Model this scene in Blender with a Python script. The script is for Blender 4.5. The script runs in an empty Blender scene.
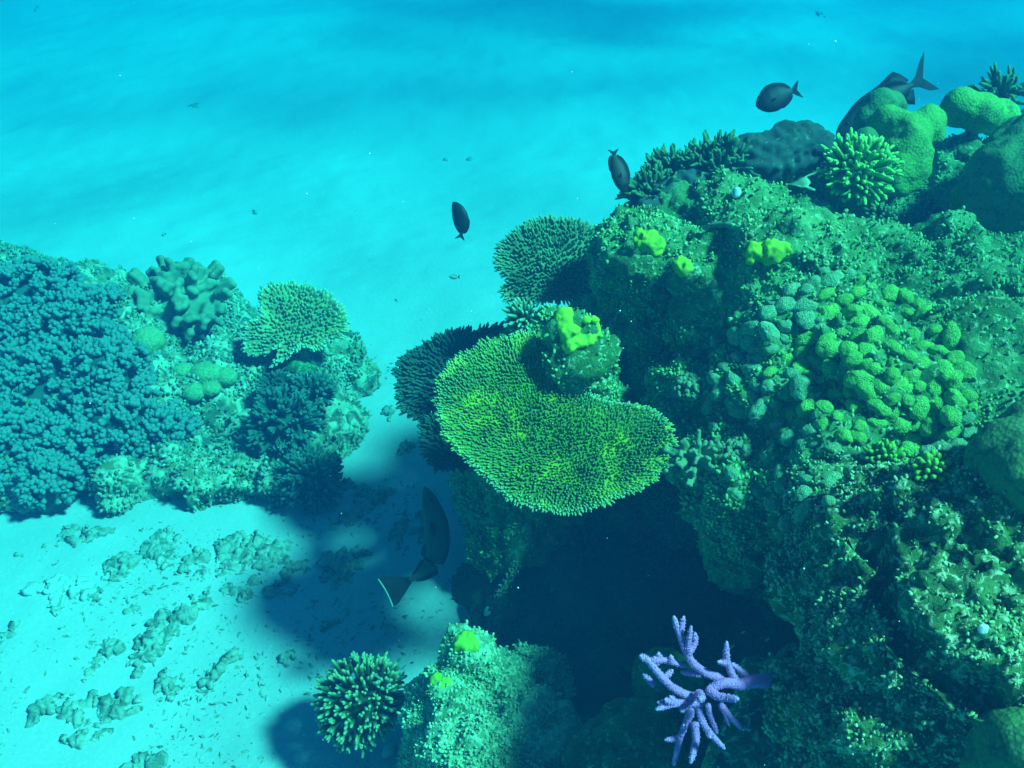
import bpy, math, random
import numpy as np
from mathutils import Vector, Matrix, Quaternion
from mathutils.bvhtree import BVHTree
R = math.radians
rng = np.random.default_rng(7)
random.seed(7)
C = bpy.context.scene.collection
SC = bpy.context.scene

# ------------------------------------------------------------------ camera
CAM = Vector((0, 0, 2.6)); PITCH = R(35); FPX = 887.0
cd = bpy.data.cameras.new('camera'); cam = bpy.data.objects.new('camera', cd); C.objects.link(cam)
cam.location = CAM; cam.rotation_euler = (R(90) - PITCH, 0, 0)
cd.sensor_width = 36; cd.lens = 36 * FPX / 1024; cd.clip_start = .02; cd.clip_end = 500
SC.camera = cam
# ------------------------------------------------------------------ light
SUN_TO = Vector((.85, -.26, 1.18)).normalized()          # towards the sun: right and beyond the reef, high
w = bpy.data.worlds.new('World'); SC.world = w; w.use_nodes = True
nt = w.node_tree; bg = nt.nodes['Background']
sk = nt.nodes.new('ShaderNodeTexSky'); sk.sky_type = 'NISHITA'; sk.sun_disc = False
sk.sun_elevation = math.asin(SUN_TO.z); sk.sun_rotation = math.atan2(SUN_TO.x, SUN_TO.y)
nt.links.new(sk.outputs[0], bg.inputs[0]); bg.inputs[1].default_value = .02
sl = bpy.data.lights.new('sun', 'SUN'); sl.energy = 5.0; sl.angle = R(8); sl.color = (1, .96, .88)
so = bpy.data.objects.new('sun', sl); C.objects.link(so)
so.rotation_euler = SUN_TO.to_track_quat('Z', 'Y').to_euler(); so.location = (2, 1, 6)
SC.view_settings.view_transform = 'Standard'; SC.view_settings.look = 'None'
SC.view_settings.exposure = 1.5; SC.view_settings.gamma = 1
SC.render.engine = 'CYCLES'
cy = SC.cycles
cy.use_denoising = True; cy.max_bounces = 6; cy.diffuse_bounces = 2; cy.glossy_bounces = 1
cy.volume_bounces = 1; cy.transparent_max_bounces = 8; cy.use_adaptive_sampling = False
cy.sample_clamp_indirect = 4; cy.caustics_reflective = False; cy.caustics_refractive = False

# ------------------------------------------------------------------ helpers
def ray(px, py):
    u = (px - 512) / FPX; v = (py - 384) / FPX
    f = Vector((0, math.cos(PITCH), -math.sin(PITCH))); up = Vector((0, math.sin(PITCH), math.cos(PITCH)))
    return Vector((u, 0, 0)) - v * up + f
def P(px, py, t): return CAM + ray(px, py) * t

def tag(o, label=None, cat=None, group=None, kind=None):
    if label: o['label'] = label
    if cat: o['category'] = cat
    if group: o['group'] = group
    if kind: o['kind'] = kind
    return o

def _hash(ix, iy, iz, s):
    h = (ix.astype(np.int64) * 374761393 + iy.astype(np.int64) * 668265263 + iz.astype(np.int64) * 2147483647 + s * 974634777) & 0xffffffff
    h = ((h ^ (h >> 13)) * 1274126177) & 0xffffffff
    h = (h ^ (h >> 16)) & 0xffffffff
    return h
def vnoise(p, s=0):
    i = np.floor(p).astype(np.int64); f = p - i; f = f * f * f * (f * (f * 6 - 15) + 10)
    r = 0
    for a in (0, 1):
        for b in (0, 1):
            for c in (0, 1):
                h = _hash(i[:, 0] + a, i[:, 1] + b, i[:, 2] + c, s) / 4294967295.0
                wt = (f[:, 0] if a else 1 - f[:, 0]) * (f[:, 1] if b else 1 - f[:, 1]) * (f[:, 2] if c else 1 - f[:, 2])
                r = r + h * wt
    return r * 2 - 1
def fbm(p, o=4, s=0):
    r = 0; a = 1; t = 0
    for k in range(o):
        r = r + a * vnoise(p * (2.03 ** k) + 13.7 * k, s + k); t += a; a *= .5
    return r / t * 1.4
def worley(p, s=0):
    i = np.floor(p).astype(np.int64)
    d1 = np.full(len(p), 9.); d2 = np.full(len(p), 9.)
    for a in (-1, 0, 1):
        for b in (-1, 0, 1):
            for c in (-1, 0, 1):
                ca = i + np.array([a, b, c])
                q = np.stack([_hash(ca[:, 0], ca[:, 1], ca[:, 2], s + k) / 4294967295.0 for k in (11, 12, 13)], 1) + ca
                d = np.sqrt(((q - p) ** 2).sum(1))
                m = d < d1
                d2 = np.where(m, d1, np.minimum(d2, d)); d1 = np.where(m, d, d1)
    return d1, d2

def np_mesh(name, V, F, tip=None, smooth=True):
    """V (n,3); F list of arrays (m,3)/(m,4)"""
    me = bpy.data.meshes.new(name)
    V = np.asarray(V, np.float32)
    F = [np.asarray(f, np.int32) for f in F if len(f)]
    nl = sum(f.size for f in F); nf = sum(len(f) for f in F)
    me.vertices.add(len(V)); me.vertices.foreach_set('co', V.ravel())
    me.loops.add(nl); me.loops.foreach_set('vertex_index', np.concatenate([f.ravel() for f in F]))
    tot = np.concatenate([np.full(len(f), f.shape[1], np.int32) for f in F])
    st = np.concatenate([[0], np.cumsum(tot)[:-1]]).astype(np.int32)
    me.polygons.add(nf); me.polygons.foreach_set('loop_start', st)
    try: me.polygons.foreach_set('loop_total', tot)
    except Exception: pass
    me.update(calc_edges=True); me.validate()
    me.polygons.foreach_set('use_smooth', np.full(len(me.polygons), smooth))
    if tip is not None:
        a = me.attributes.new('tip', 'FLOAT', 'POINT'); a.data.foreach_set('value', np.asarray(tip, np.float32))
    me.update()
    return me
def link(name, me, mat, parent=None, loc=None):
    o = bpy.data.objects.new(name, me); C.objects.link(o)
    if mat is not None and len(me.materials) == 0: me.materials.append(mat)
    if parent is not None: o.parent = parent
    if loc is not None: o.location = loc
    return o
def empty(name, loc, rot=None):
    o = bpy.data.objects.new(name, None); C.objects.link(o); o.location = loc; o.empty_display_size = .05
    if rot is not None: o.rotation_euler = rot
    return o

class MB:
    def __init__(s): s.V = []; s.Q = []; s.T = []; s.A = []; s.n = 0
    def add(s, V, Q=None, T=None, A=None):
        V = np.asarray(V, float)
        if Q is not None and len(Q): s.Q.append(np.asarray(Q) + s.n)
        if T is not None and len(T): s.T.append(np.asarray(T) + s.n)
        s.V.append(V); s.A.append(np.zeros(len(V)) if A is None else np.asarray(A, float)); s.n += len(V)
    def tube(s, pts, rad, sides=6, tip=None, closed=True):
        pts = np.asarray(pts, float); rad = np.asarray(rad, float); n = len(pts)
        d = np.gradient(pts, axis=0); d /= np.linalg.norm(d, axis=1)[:, None] + 1e-9
        ref = np.array([0, 0, 1.]) if abs(d[0][2]) < .9 else np.array([1., 0, 0])
        a = np.cross(d, ref); a /= np.linalg.norm(a, axis=1)[:, None] + 1e-9
        b = np.cross(d, a)
        th = np.arange(sides) * 2 * math.pi / sides
        ring = pts[:, None, :] + rad[:, None, None] * (np.cos(th)[None, :, None] * a[:, None, :] + np.sin(th)[None, :, None] * b[:, None, :])
        V = ring.reshape(-1, 3)
        i = np.arange(n - 1)[:, None] * sides; j = np.arange(sides)[None, :]; j2 = (j + 1) % sides
        Q = np.stack([i + j, i + sides + j, i + sides + j2, i + j2], -1).reshape(-1, 4)
        T = []
        A = np.repeat(np.zeros(n) if tip is None else np.asarray(tip, float), sides)
        if closed:
            V = np.vstack([V, pts[-1] + d[-1] * rad[-1] * .8, pts[0] - d[0] * rad[0] * .3]); k = n * sides
            A = np.append(A, [A[-1], A[0]])
            o = (n - 1) * sides
            T = [[o + q, k, o + (q + 1) % sides] for q in range(sides)] + [[q, (q + 1) % sides, k + 1] for q in range(sides)]
        s.add(V, Q, T, A)
    def mesh(s, name, smooth=True):
        F = []
        if s.Q: F.append(np.concatenate(s.Q))
        if s.T: F.append(np.concatenate(s.T))
        return np_mesh(name, np.concatenate(s.V), F, np.concatenate(s.A), smooth)

_ico = {}
def ico(sub):
    if sub not in _ico:
        import bmesh
        bm = bmesh.new(); bmesh.ops.create_icosphere(bm, subdivisions=sub, radius=1)
        V = np.array([v.co[:] for v in bm.verts]); T = np.array([[v.index for v in f.verts] for f in bm.faces]); bm.free()
        _ico[sub] = (V, T)
    return _ico[sub]

def remesh(blobs, voxel, smooth=3):
    """union of ellipsoids (x,y,z,rx,ry,rz) -> V, quads"""
    m = MB(); V, T = ico(3)
    for b in blobs: m.add(V * np.array(b[3:6]) + np.array(b[:3]), None, T)
    me = m.mesh('tmp'); o = bpy.data.objects.new('tmp', me); C.objects.link(o)
    md = o.modifiers.new('r', 'REMESH'); md.mode = 'VOXEL'; md.voxel_size = voxel
    sm = o.modifiers.new('s', 'SMOOTH'); sm.iterations = smooth; sm.factor = .5
    dg = bpy.context.evaluated_depsgraph_get(); ev = o.evaluated_get(dg); em = ev.to_mesh()
    n = len(em.vertices); V = np.empty(n * 3); em.vertices.foreach_get('co', V); V = V.reshape(-1, 3)
    lt = np.empty(len(em.polygons), np.int32); em.polygons.foreach_get('loop_total', lt)
    vi = np.empty(len(em.loops), np.int32); em.loops.foreach_get('vertex_index', vi)
    assert (lt == 4).all()
    Q = vi.reshape(-1, 4).copy()
    ev.to_mesh_clear(); bpy.data.objects.remove(o); bpy.data.meshes.remove(me)
    return V, Q
def normals(V, F):
    N = np.zeros_like(V)
    for q in F:
        a = V[q[:, 0]]; b = V[q[:, 1]]; c = V[q[:, -1]] if q.shape[1] == 4 else V[q[:, 2]]
        c2 = V[q[:, 2]]
        n = np.cross(c2 - a, (V[q[:, 3]] if q.shape[1] == 4 else c2) - b) if q.shape[1] == 4 else np.cross(b - a, c2 - a)
        for k in range(q.shape[1]): np.add.at(N, q[:, k], n)
    return N / (np.linalg.norm(N, axis=1)[:, None] + 1e-12)

def rock(V, Q, big=.06, bs=.35, mid=.025, ms=.09, fine=.008, fs=.03, s=0, knob=True):
    N = normals(V, [Q])
    V = V + N * (big * fbm(V / bs, 3, s))[:, None] + np.stack([fbm(V / bs + 9.1 * k, 2, s + 5 * k + 1) for k in range(3)], 1) * big * .5
    N = normals(V, [Q])
    d1, d2 = worley(V / ms + .35 * np.stack([vnoise(V / ms * .8, s + 20 + k) for k in range(3)], 1), s)
    msk = np.clip(.6 + .8 * fbm(V / (bs * .8), 2, s + 44), .12, 1.2)
    hgt = mid * msk * ((.75 - d1) if knob else (d2 - d1) * 1.2 - .3)
    hgt += mid * .9 * np.clip(fbm(V / (ms * 1.6), 3, s + 60) - .05, -1, .6)
    V = V + N * hgt[:, None]
    N = normals(V, [Q])
    e1, e2 = worley(V / fs, s + 3)
    V = V + N * (fine * ((.7 - e1) + 1.2 * fbm(V / fs / 1.3, 2, s + 70)))[:, None]
    return V

# ------------------------------------------------------------------ materials
def mat(name, c1, c2, c3=None, s1=8, s2=30, tip=None, bump=.3, bscale=60, rough=.85, vor=None, vmul=1.35, vr=(.1, .75), cover=.5, spec=.15, sss=0, bdist=.004, tipw=1.):
    m = bpy.data.materials.new(name); m.use_nodes = True; t = m.node_tree; N = t.nodes; L = t.links
    b = N['Principled BSDF']; b.inputs['Roughness'].default_value = rough
    b.inputs['Specular IOR Level'].default_value = spec
    tc = N.new('ShaderNodeTexCoord')
    def noise(sc, det=5, dist=0., rg=.6):
        n = N.new('ShaderNodeTexNoise'); n.inputs['Scale'].default_value = sc; n.inputs['Detail'].default_value = det
        n.inputs['Distortion'].default_value = dist; n.inputs['Roughness'].default_value = rg
        L.new(tc.outputs['Object'], n.inputs['Vector']); return n.outputs['Fac']
    def ramp(x, lo, hi):
        r = N.new('ShaderNodeMapRange'); r.inputs['From Min'].default_value = lo; r.inputs['From Max'].default_value = hi
        L.new(x, r.inputs['Value']); return r.outputs['Result']
    def mix(f, a, bb):
        x = N.new('ShaderNodeMix'); x.data_type = 'RGBA'
        L.new(f, x.inputs[0])
        for v, k in ((a, 6), (bb, 7)):
            if isinstance(v, tuple): x.inputs[k].default_value = (*v, 1)
            else: L.new(v, x.inputs[k])
        return x.outputs[2]
    col = mix(ramp(noise(s1, 5, .4), .42, .6), c1, c2)
    if c3: col = mix(ramp(noise(s2, 6, .6), 1 - cover - .06, 1 - cover + .06), col, c3)
    if tip:
        a = N.new('ShaderNodeAttribute'); a.attribute_name = 'tip'
        q = N.new('ShaderNodeMath'); q.operation = 'MULTIPLY'; q.inputs[1].default_value = tipw; L.new(a.outputs['Fac'], q.inputs[0])
        col = mix(q.outputs[0], col, tip)
    L.new(col, b.inputs['Base Color'])
    h = noise(bscale, 6, 0, .65)
    if vor:
        v = N.new('ShaderNodeTexVoronoi'); v.inputs['Scale'].default_value = vor; L.new(tc.outputs['Object'], v.inputs['Vector'])
        q = N.new('ShaderNodeMath'); q.operation = 'ADD'; L.new(h, q.inputs[0]); L.new(v.outputs['Distance'], q.inputs[1]); h = q.outputs[0]
        col = mix(ramp(v.outputs['Distance'], *vr), tuple(min(1, x * vmul) for x in c1), col) if isinstance(c1, tuple) else col
        L.new(col, b.inputs['Base Color'])
    bu = N.new('ShaderNodeBump'); bu.inputs['Strength'].default_value = bump; bu.inputs['Distance'].default_value = bdist
    L.new(h, bu.inputs['Height']); L.new(bu.outputs[0], b.inputs['Normal'])
    return m

M = {}
M['sand'] = mat('sand', (.47, .45, .43), (.37, .36, .35), (.53, .51, .49), s1=.35, s2=90, bump=.35, bscale=40, cover=.35, bdist=.008)
for n_ in M['sand'].node_tree.nodes:
    if n_.type == 'MAP_RANGE': n_.inputs['From Min'].default_value -= .10; n_.inputs['From Max'].default_value += .10
    if n_.type == 'TEX_NOISE' and n_.inputs['Scale'].default_value < 1: n_.inputs['Detail'].default_value = 2; n_.inputs['Roughness'].default_value = .4
M['reef'] = mat('reef', (.06, .18, .05), (.16, .40, .14), (.46, .70, .38), s1=6, s2=55, bump=1, bscale=110, cover=.40, bdist=.014)
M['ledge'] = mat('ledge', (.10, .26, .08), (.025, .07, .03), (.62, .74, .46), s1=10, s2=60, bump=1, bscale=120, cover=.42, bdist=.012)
M['farrock'] = mat('farrock', (.08, .10, .07), (.17, .20, .09), (.40, .42, .28), s1=5, s2=18, bump=.8, bscale=50, cover=.5, bdist=.01)

# ------------------------------------------------------------------ sea floor, water
def ground_z(x, y):
    p = np.stack([x, y, np.zeros_like(x)], 1)
    return .05 * fbm(p / 1.6, 2, 90) + .012 * fbm(p / .25, 3, 91) + .10 * np.exp(-(((x + .1) / .6) ** 2 + ((y - 2.2) / .8) ** 2))
def grid(xs, ys):
    X, Y = np.meshgrid(xs, ys); nx = len(xs); ny = len(ys)
    x = X.ravel(); y = Y.ravel()
    i = (np.arange(ny - 1)[:, None] * nx + np.arange(nx - 1)[None, :]).ravel()
    return x, y, np.stack([i, i + 1, i + nx + 1, i + nx], 1)
xs = np.concatenate([np.linspace(-40, -6, 30)[:-1], np.linspace(-6, 6, 400), np.linspace(6, 40, 30)[1:]])
ys = np.concatenate([np.linspace(-40, 0, 25)[:-1], np.linspace(0, 7, 300), np.linspace(7, 16, 120)[1:], np.linspace(16, 40, 30)[1:]])
x, y, Q = grid(xs, ys)
floor = link('sea_floor', np_mesh('sea_floor', np.stack([x, y, ground_z(x, y)], 1), [Q]), M['sand']); tag(floor, kind='structure')

# the sea's surface, added out of view as a gobo: noisy tint dapples the light
ws = bpy.data.materials.new('water_surface_gobo'); ws.use_nodes = True; t = ws.node_tree; N = t.nodes; L = t.links
N.remove(N['Principled BSDF'])
tr = N.new('ShaderNodeBsdfTransparent'); L.new(tr.outputs[0], N['Material Output'].inputs['Surface'])
tc = N.new('ShaderNodeTexCoord')
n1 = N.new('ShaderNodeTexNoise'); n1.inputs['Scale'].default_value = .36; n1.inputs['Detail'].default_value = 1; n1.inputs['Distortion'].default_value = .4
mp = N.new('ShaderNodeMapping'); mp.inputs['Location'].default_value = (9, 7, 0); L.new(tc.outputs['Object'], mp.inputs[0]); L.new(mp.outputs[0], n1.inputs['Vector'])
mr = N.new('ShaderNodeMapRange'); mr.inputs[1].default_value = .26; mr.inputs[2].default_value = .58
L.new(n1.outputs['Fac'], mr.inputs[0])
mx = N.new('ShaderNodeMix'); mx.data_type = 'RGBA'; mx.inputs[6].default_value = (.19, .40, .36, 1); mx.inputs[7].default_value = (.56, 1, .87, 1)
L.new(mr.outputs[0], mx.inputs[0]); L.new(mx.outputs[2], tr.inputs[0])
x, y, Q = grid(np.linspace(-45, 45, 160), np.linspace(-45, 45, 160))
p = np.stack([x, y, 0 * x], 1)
wsf = link('water_surface_gobo', np_mesh('water_surface_gobo', np.stack([x, y, 3.6 + .06 * fbm(p / 1.5, 2, 5)], 1), [Q]), ws); tag(wsf, kind='structure')

# the water itself
m = MB(); X0, X1, Z0, Z1 = -42, 42, -1.2, 3.2
V = [(a, b, c) for a in (X0, X1) for b in (X0, X1) for c in (Z0, Z1)]
m.add(V, [(0, 1, 3, 2), (4, 6, 7, 5), (0, 4, 5, 1), (2, 3, 7, 6), (0, 2, 6, 4), (1, 5, 7, 3)])
hz = bpy.data.materials.new('haze'); hz.use_nodes = True; t = hz.node_tree; t.nodes.remove(t.nodes['Principled BSDF'])
pv = t.nodes.new('ShaderNodeVolumePrincipled'); t.links.new(pv.outputs[0], t.nodes['Material Output'].inputs['Volume'])
pv.inputs['Density'].default_value = .40
pv.inputs['Color'].default_value = (.005, .050, .136, 1)
pv.inputs['Absorption Color'].default_value = (.0, .735, .92, 1)
pv.inputs['Anisotropy'].default_value = .3
haze = link('haze', m.mesh('haze', False), hz); tag(haze, kind='stuff')

# ------------------------------------------------------------------ reef masses
SOLID = []     # (V,F) for ray hits
def solid(V, Q): SOLID.append((V, Q))

def rim(px, py, t, r, sq=1., dz=0):
    """a blob whose front sits on the ray through a point of the reef"""
    p = P(px, py, t); return (p.x, p.y, p.z + dz, r, r, r * sq)
wall = [
    (1.95, 2.45, .25, 1.25, 1.15, 1.0), (1.25, 2.45, .2, .6, .5, .85), (.80, 2.75, .25, .5, .45, .8),
    (.55, 2.95, .45, .40, .45, .6), (.62, 2.62, .95, .26, .28, .32), (.9, 3.0, .7, .5, .45, .5), (1.3, 3.3, .7, .7, .6, .65),
    (2.2, 3.1, .6, 1.0, .9, .9), (1.6, 1.8, .5, .5, .55, .78), (2.3, 1.6, .4, .9, .9, 1.0),
    (.30, 2.75, .2, .38, .45, .40), (.06, 2.52, .38, .27, .33, .50), (.80, 2.45, .80, .24, .26, .32), (.95, 2.35, 1.0, .26, .28, .30), (1.15, 2.2, .75, .35, .4, .45), (.87, 1.78, .92, .26, .24, .34), (.58, 1.73, 1.0, .12, .12, .12), (.68, 1.80, .85, .15, .15, .2)]  # hidden left blob added to shade the sand; end blobs placed to block sunbeams
for (px, py, t, r) in [(640, 262, 2.75, .15), (690, 245, 3.0, .18), (735, 245, 2.9, .18), (775, 250, 3.0, .17), (720, 300, 2.65, .17), (668, 318, 2.85, .10),
                       (790, 310, 2.6, .25), (860, 322, 2.75, .28), (960, 335, 2.8, .36), (760, 390, 2.5, .18), (690, 400, 2.6, .11), (735, 455, 2.5, .14),
                       (860, 410, 2.45, .28), (950, 420, 2.45, .33), (830, 480, 2.3, .2), (1040, 385, 2.6, .36), (850, 205, 3.3, .24), (960, 222, 3.35, .28),
                       (566, 335, 2.50, .055), (568, 362, 2.52, .06), (572, 388, 2.54, .06), (585, 345, 2.56, .05), (595, 405, 2.7, .10), (548, 322, 2.78, .055), (522, 338, 2.75, .05)]:
    wall.append(rim(px, py, t, r))
V, Q = remesh(wall, .0115, 4); V = rock(V, Q, .055, .26, .036, .075, .014, .026, 1); solid(V, Q)
o = link('reef_wall', np_mesh('reef_wall', V, [Q]), M['reef'])
tag(o, 'large craggy green reef mass filling the right half above the dark overhang', 'reef', kind='thing')

ledge = [(1.25, .85, .55, .62, .62, .78), (1.0, 1.0, .7, .36, .4, .62), (1.35, 1.25, .7, .5, .45, .72), (.92, .72, .75, .28, .3, .5), (1.2, .5, .6, .5, .4, .65), (1.05, 1.25, .6, .28, .3, .62)]
for (px, py, t, r) in [(860, 530, 1.95, .16), (930, 545, 1.75, .2), (1000, 560, 1.65, .22), (870, 620, 1.75, .16), (960, 650, 1.55, .2), (880, 720, 1.6, .16), (850, 590, 1.85, .14)]:
    ledge.append(rim(px, py, t, r))
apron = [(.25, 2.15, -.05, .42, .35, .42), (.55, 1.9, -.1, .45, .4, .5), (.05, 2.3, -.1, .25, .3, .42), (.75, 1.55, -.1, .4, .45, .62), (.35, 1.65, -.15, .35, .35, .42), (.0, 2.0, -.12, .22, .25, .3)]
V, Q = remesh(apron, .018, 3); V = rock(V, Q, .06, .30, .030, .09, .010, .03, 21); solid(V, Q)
o = link('low_rock', np_mesh('low_rock', V, [Q]), mat('lowrockshade', (.03, .07, .03), (.05, .10, .05), (.09, .15, .08), s1=8, s2=40, bump=1, bscale=100, cover=.35, bdist=.01)); tag(o, 'dim low rock at the foot of the reef filling the dark hollow', 'rock')  # rock colour darkened to deepen the shade of the hollow
V, Q = remesh(ledge, .008, 3); V = rock(V, Q, .045, .20, .042, .050, .014, .018, 40); solid(V, Q)
_b = BVHTree.FromPolygons(V.tolist(), Q.tolist()); crk = []
for a, b in [(868, 535), (880, 570), (893, 605), (908, 640), (930, 668), (962, 690), (1005, 702)]:
    l, nn, ii, dd = _b.ray_cast(CAM, ray(a, b).normalized())
    if l is not None: crk.append(np.array(l))
u = np.linspace(0, len(crk) - 1, 60); crk = np.stack([np.interp(u, np.arange(len(crk)), np.array(crk)[:, i]) for i in range(3)], 1)
d = np.full(len(V), 9.)
for q in crk: d = np.minimum(d, np.linalg.norm(V - q, axis=1))
cw = .032 + .012 * fbm(V / .06, 2, 77)
inw = np.array((CAM - Vector(crk.mean(0))).normalized()) * .5 + np.array([0, 0, .6]); inw /= np.linalg.norm(inw)
V = V - inw * (.12 * np.clip(1 - d / cw, 0, 1) ** .6)[:, None]; SOLID[-1] = (V, Q)
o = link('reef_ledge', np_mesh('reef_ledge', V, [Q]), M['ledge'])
tag(o, 'knobbly pitted rock ledge in the lower right with pale crusted bumps', 'rock ledge')

mound = []
for (px, py, t, r) in [(60, 330, 4.5, .42), (140, 360, 4.3, .38), (20, 430, 3.9, .34), (90, 440, 3.9, .33), (170, 420, 4.0, .34), (230, 400, 4.1, .32), (290, 400, 4.2, .32),
                       (-60, 400, 4.2, .5), (330, 375, 4.35, .22), (180, 470, 3.8, .2), (260, 460, 3.85, .2), (200, 330, 4.6, .3), (-40, 310, 4.8, .5), (320, 430, 4.0, .16),
                       (235, 478, 3.75, .12), (165, 480, 3.75, .12), (40, 470, 3.75, .2), (320, 345, 4.5, .14), (200, 485, 3.7, .1), (275, 478, 3.75, .1), (120, 485, 3.7, .1)]:
    mound.append(rim(px, py, t + r * .8, r, .95))
    p = P(px, py, t + r * .8); mound.append((p.x, p.y, p.z * .35, r * 1.05, r * 1.05, max(.12, p.z * .5)))
V, Q = remesh(mound, .022, 3); V = rock(V, Q, .06, .3, .04, .10, .016, .045, 80); solid(V, Q)
o = link('reef_mound', np_mesh('reef_mound', V, [Q]), M['farrock'])
tag(o, 'low rubbly coral mound on the left rising from pale sand', 'reef')

pillar = []
for (px, py, t, r) in [(470, 660, 2.5, .10), (450, 700, 2.45, .12), (500, 700, 2.5, .14), (470, 760, 2.3, .14), (520, 750, 2.35, .16), (430, 720, 2.45, .08), (530, 690, 2.6, .1), (490, 820, 2.2, .2)]:
    pillar.append(rim(px, py, t + r * .6, r))
    p = P(px, py, t + r * .6); pillar.append((p.x, p.y, p.z * .45, r * 1.1, r * 1.1, p.z * .55))
M['pinnacle'] = mat('pinnacle', (.32, .50, .28), (.12, .24, .10), (.58, .74, .46), s1=14, s2=50, bump=1, bscale=120, cover=.45, bdist=.01)
V, Q = remesh(pillar, .010, 3); V = rock(V, Q, .03, .16, .022, .05, .008, .02, 120); solid(V, Q)
o = link('rock_pillar', np_mesh('rock_pillar', V, [Q]), M['pinnacle'])
tag(o, 'pale speckled rock pinnacle in the bottom middle with yellow green sponge patches', 'rock')

# ------------------------------------------------------------------ placing things on the reef
Vall = []; Fall = []; n = 0
for V, Q in SOLID:
    Vall.append(V); Fall.append(Q + n); n += len(V)
BVH = BVHTree.FromPolygons(np.concatenate(Vall).tolist(), np.concatenate(Fall).tolist())
def gz(x, y): return float(ground_z(np.array([x]), np.array([y]))[0])
def hit(px, py, ground=False):
    d = ray(px, py).normalized()
    loc, nor, idx, dist = BVH.ray_cast(CAM, d)
    if loc is None or ground:
        k = -CAM.z / d.z
        for _ in range(4):
            q = CAM + d * k; k = (gz(q.x, q.y) - CAM.z) / d.z
        return CAM + d * k, Vector((0, 0, 1)), False
    return loc, nor, True
def depth(p): return (p - CAM).dot(Vector((0, math.cos(PITCH), -math.sin(PITCH))))
def up_rot(n, spin=0.):
    return n.to_track_quat('Z', 'Y') @ Quaternion((0, 0, 1), spin)
def put(o, loc, n=Vector((0, 0, 1)), spin=0., sc=1.):
    o.location = loc; o.rotation_mode = 'QUATERNION'; o.rotation_quaternion = up_rot(n, spin)
    o.scale = (sc, sc, sc) if isinstance(sc, (int, float)) else sc

def spikes(mb, Pn, D, Ln, Rd, prof=None, sides=5, tips=None):
    """many short branchlets at once: Pn (n,3) feet, D (n,3) directions, lengths, radii"""
    prof = prof or [(-.15, 1.15, 0), (.4, 1, 0), (.8, .85, .5), (1, .45, 1)]
    n = len(Pn); D = D / (np.linalg.norm(D, axis=1)[:, None] + 1e-9)
    ref = np.where(np.abs(D[:, 2:3]) < .9, np.array([[0, 0, 1.]]), np.array([[1., 0, 0]]))
    a = np.cross(D, ref); a /= np.linalg.norm(a, axis=1)[:, None]; b = np.cross(D, a)
    th = np.arange(sides) * 2 * math.pi / sides; k = len(prof)
    V = np.empty((n, k * sides + 1, 3)); A = np.empty((n, k * sides + 1))
    tp = np.ones(n) if tips is None else tips
    for i, (h, r, tv) in enumerate(prof):
        c = Pn + D * (Ln * h)[:, None]
        for j in range(sides):
            V[:, i * sides + j] = c + (a * math.cos(th[j]) + b * math.sin(th[j])) * (Rd * r)[:, None]
            A[:, i * sides + j] = tv * tp
    V[:, -1] = Pn + D * (Ln * (prof[-1][0] + .12))[:, None]; A[:, -1] = prof[-1][2] * tp
    per = k * sides + 1; base = (np.arange(n) * per)[:, None]
    Q = np.array([[i * sides + j, i * sides + (j + 1) % sides, (i + 1) * sides + (j + 1) % sides, (i + 1) * sides + j] for i in range(k - 1) for j in range(sides)])
    T = np.array([[(k - 1) * sides + j, (k - 1) * sides + (j + 1) % sides, k * sides] for j in range(sides)])
    mb.add(V.reshape(-1, 3), (Q[None] + base[:, :, None]).reshape(-1, 4), (T[None] + base[:, :, None]).reshape(-1, 3), A.ravel())
BULB = [(-.2, .6, 0), (.35, .75, .2), (.7, 1.05, .7), (.92, .8, 1), (1.03, .35, 1)]
FINGER = [(-.2, 1.25, 0), (.15, 1.1, 0), (.5, .95, .1), (.8, .78, .6), (.95, .5, 1)]

def blobmesh(name, blobs, voxel, smooth=3, amp=0, sc=.1, seed=0, kn=0, ks=.04):
    V, Q = remesh(blobs, voxel, smooth)
    if amp or kn:
        N = normals(V, [Q])
        V = V + N * (amp * fbm(V / sc, 3, seed))[:, None]
        if kn:
            d1, _ = worley(V / ks, seed + 2); V = V + N * (kn * (.7 - d1))[:, None]
    return np_mesh(name, V, [Q])

def turf(rock_obj, V, Q, n, size, m, seed, ms=.18, thr=.0, name='crust'):
    """nubbly crust of tiny growths all over a rock: one uncountable part of it"""
    r_ = np.random.default_rng(seed); N = normals(V, [Q]); a = r_.integers(0, len(V), n * 6); p = V[a]; nn = N[a]
    to = np.array(CAM) - p; k = (nn * to).sum(1) / np.linalg.norm(to, axis=1) > -.25
    f = np.array([0, math.cos(PITCH), -math.sin(PITCH)]); dz = (-to @ f); up = np.array([0, math.sin(PITCH), math.cos(PITCH)])
    k &= (np.abs(to[:, 0] / dz) < .68) & (np.abs(to @ up / dz) < .52) & (fbm(p / ms, 3, seed) + r_.normal(0, .25, len(p)) > thr)
    p = p[k][:n]; nn = nn[k][:n]; c = len(p)
    tone = np.clip(.35 + .5 * fbm(p / .05, 2, seed + 9) + r_.normal(0, .22, c), 0, 1)
    D = nn * .9 + r_.normal(0, .5, (c, 3)) + np.array([0, 0, .3]); sz = size * (.5 + 1.1 * r_.random(c) ** 2)
    mb = MB(); spikes(mb, p, D, sz * 1.3, sz * .62, [(-.3, .9, .5), (.3, 1.0, .7), (.75, .8, .9), (1.0, .35, 1)], 5, tips=tone)
    mb.V[0] = mb.V[0] + r_.normal(0, size * .13, mb.V[0].shape)
    V2 = mb.mesh(name); o = link(name, V2, m, rock_obj); o.matrix_parent_inverse = rock_obj.matrix_world.inverted(); tag(o, kind='stuff'); return o

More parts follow.
